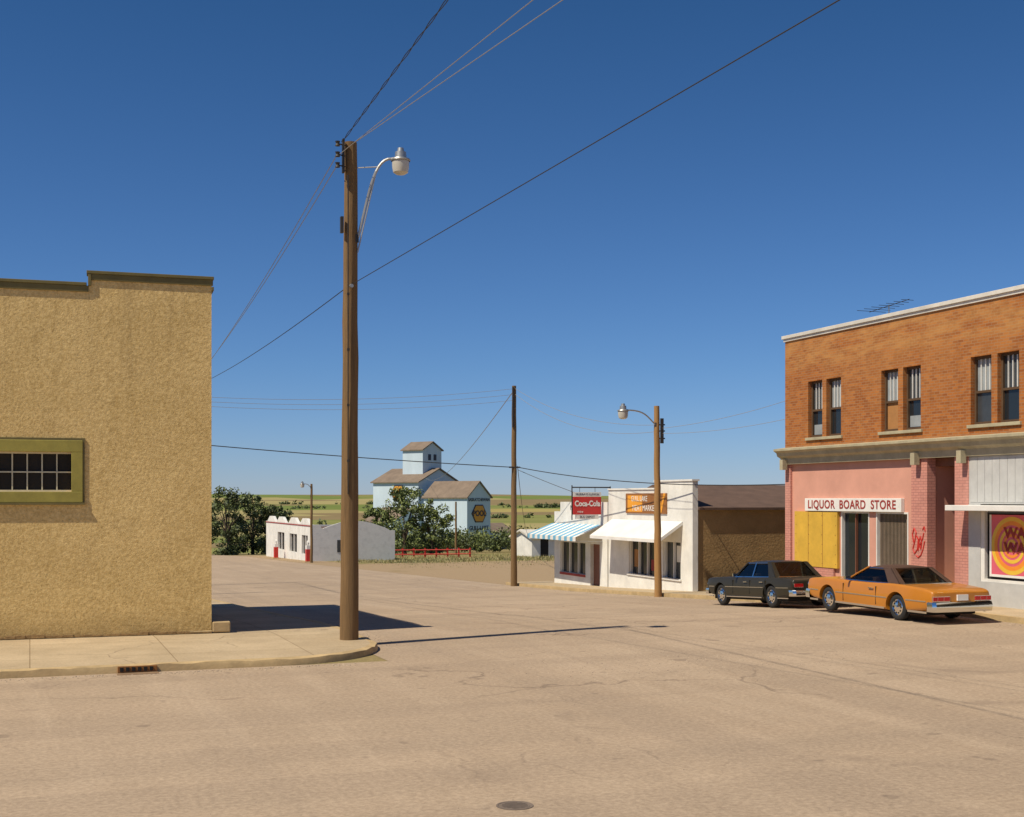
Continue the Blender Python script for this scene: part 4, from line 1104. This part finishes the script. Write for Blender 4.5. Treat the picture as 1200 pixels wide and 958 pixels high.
    ub = MB(); ub.box(-W * .82, W * .82, .5, L - .4, .2, .42, DARKIN); ub.build('chassis', e, True)
    return e
def carglass():
    m, nt, b = newmat('car_window_glass')
    out = nt.nodes['Material Output']; nt.nodes.remove(b)
    gl = N(nt, 'ShaderNodeBsdfGlossy'); gl.inputs['Roughness'].default_value = .03; gl.inputs['Color'].default_value = (.9, .92, .92, 1)
    tr = N(nt, 'ShaderNodeBsdfTransparent'); tr.inputs['Color'].default_value = (.42, .45, .43, 1)
    fr_ = N(nt, 'ShaderNodeFresnel'); fr_.inputs['IOR'].default_value = 1.5
    mx = N(nt, 'ShaderNodeMixShader'); nt.links.new(fr_.outputs[0], mx.inputs[0]); nt.links.new(tr.outputs[0], mx.inputs[1]); nt.links.new(gl.outputs[0], mx.inputs[2])
    nt.links.new(mx.outputs[0], out.inputs['Surface'])
    return m
CARGLASS = carglass()
TAILRED = M('tail_light_red', (.45, .01, .01), .25, 0)
ORP = M('orange_car_paint', (.50, .185, .014), .38, .08, 1.2, coat=.5)
DKP = M('dark_car_paint', (.030, .026, .016), .4, .15, 1.2, coat=.15, spec=.3)
VINYL = M('brown_vinyl_roof', (.075, .04, .025), .6, .15, 4, .2, 60)
SEATD = M('brown_seat_vinyl', (.10, .05, .025), .7, .1, 4)
SEATB = M('black_seat_vinyl', (.03, .028, .024), .7, .1, 4)
coupe = dict(L=5.62, W=2.0, paint=ORP, top=VINYL, bmat=CHROME, wr=.345, wheels=(1.42, 4.5), belt=.93, roof=1.34, wb=.86, wrf=.66, seat=SEATD,
    gh=(1.36, 2.00, 3.0, 3.80), cpillar=(.52, .34), bpillar=(), bumper=(.32, .57),
    body=[(0.02, .90, .42, .78, .80), (.06, .93, .38, .84, .86), (.22, .955, .32, .885, .905), (.6, .975, .28, .915, .925), (1.2, .99, .24, .95, .935), (1.7, 1.0, .22, .965, .93), (2.3, 1.0, .22, .935, .93), (3.0, 1.0, .22, .925, .93), (3.8, 1.0, .22, .93, .935),
          (4.3, .995, .24, .935, .945), (4.9, .985, .27, .925, .935), (5.35, .965, .31, .905, .915), (5.52, .945, .36, .88, .89), (5.58, .92, .42, .82, .84)],
    tail=((.40, .56, .595, .70), (.59, .75, .595, .70), (.78, .9, .595, .70)), taily=0.02, plate=.6, trim=((.56, .03, CHROME), (.27, .05, CHROME)),
    doors=(2.25, 3.72), handles=(2.45,))
car('parked_coupe', (22.25, 26.48, g(29.0) + .012), 0, coupe)
sedan = dict(L=5.3, W=1.94, paint=DKP, top=DKP, bmat=CHROME, wr=.34, wheels=(1.25, 4.3), belt=.92, roof=1.40, wb=.84, wrf=.66, seat=SEATB,
    gh=(1.05, 1.6, 2.95, 3.55), cpillar=(.42, .16), bpillar=(2.42,), bumper=(.36, .54),
    body=[(0.02, .88, .44, .80, .82), (.06, .91, .4, .85, .87), (.22, .93, .33, .885, .895), (.6, .95, .29, .905, .915), (1.1, .965, .25, .93, .925), (1.6, .97, .23, .935, .92), (2.3, .97, .23, .92, .92), (3.5, .97, .23, .92, .925),
          (4.1, .965, .25, .925, .935), (4.7, .955, .28, .92, .93), (5.05, .93, .32, .90, .91), (5.2, .91, .38, .87, .88), (5.26, .885, .43, .82, .83)],
    tail=((.55, .85, .64, .74),), taily=0.02, plate=.62, trim=((.60, .02, CHROME), (.28, .03, CHROME)), doors=(1.5, 2.42, 3.45), handles=(1.7, 2.65))
car('parked_sedan', (22.35, 32.95, g(32.95) + .03), -math.atan((g(33.5) - g(38)) / 4.5), sedan)

# ------------------------------------------------------------------ light, sky, camera
EL = 55
ce = math.cos(R(EL)); se = math.sin(R(EL))
hd = Vector((.972, .235, 0)).normalized()
d = Vector((hd.x * ce, hd.y * ce, -se))
su = bpy.data.lights.new('sun', 'SUN'); su.energy = 5.0; su.angle = R(.53); su.color = (1.0, .90, .73)
so = bpy.data.objects.new('sun', su); so.rotation_euler = d.to_track_quat('-Z', 'Y').to_euler(); so.location = (-30, 0, 40); COL.objects.link(so)
w = bpy.data.worlds.new('World'); scene.world = w; w.use_nodes = True; nt = w.node_tree
sky = nt.nodes.new('ShaderNodeTexSky'); sky.sky_type = 'NISHITA'; sky.sun_disc = False
sky.sun_elevation = R(EL); sky.sun_rotation = math.atan2(-hd.x, -hd.y) % (2 * math.pi)
sky.altitude = 900; sky.air_density = 1.0; sky.dust_density = .1; sky.ozone_density = 2.0
bg = nt.nodes['Background']; bg.inputs['Strength'].default_value = .10
# colour balance of the clear prairie sky by elevation (deeper blue overhead)
tcw = N(nt, 'ShaderNodeTexCoord'); sxw = N(nt, 'ShaderNodeSeparateXYZ'); nt.links.new(tcw.outputs['Generated'], sxw.inputs[0])
grad = ramp(nt, sxw.outputs['Z'], [(0.0, (.46, .585, .93)), (.10, (.37, .56, .85)), (.36, (.23, .47, .71)), (1.0, (.26, .46, .66))])
tint = mixc(nt, 1.0, sky.outputs[0], grad, 'MULTIPLY')
nt.links.new(tint, bg.inputs['Color'])

cam = bpy.data.cameras.new('camera'); co = bpy.data.objects.new('camera', cam); COL.objects.link(co)
cam.sensor_width = 36; cam.lens = 45; cam.shift_y = .0883; cam.clip_end = 20000; cam.clip_start = .1
co.location = (0, 0, 3.2); co.rotation_euler = (R(90), 0, -R(20.64))
scene.camera = co
scene.view_settings.view_transform = 'Standard'; scene.view_settings.look = 'None'; scene.view_settings.exposure = 0
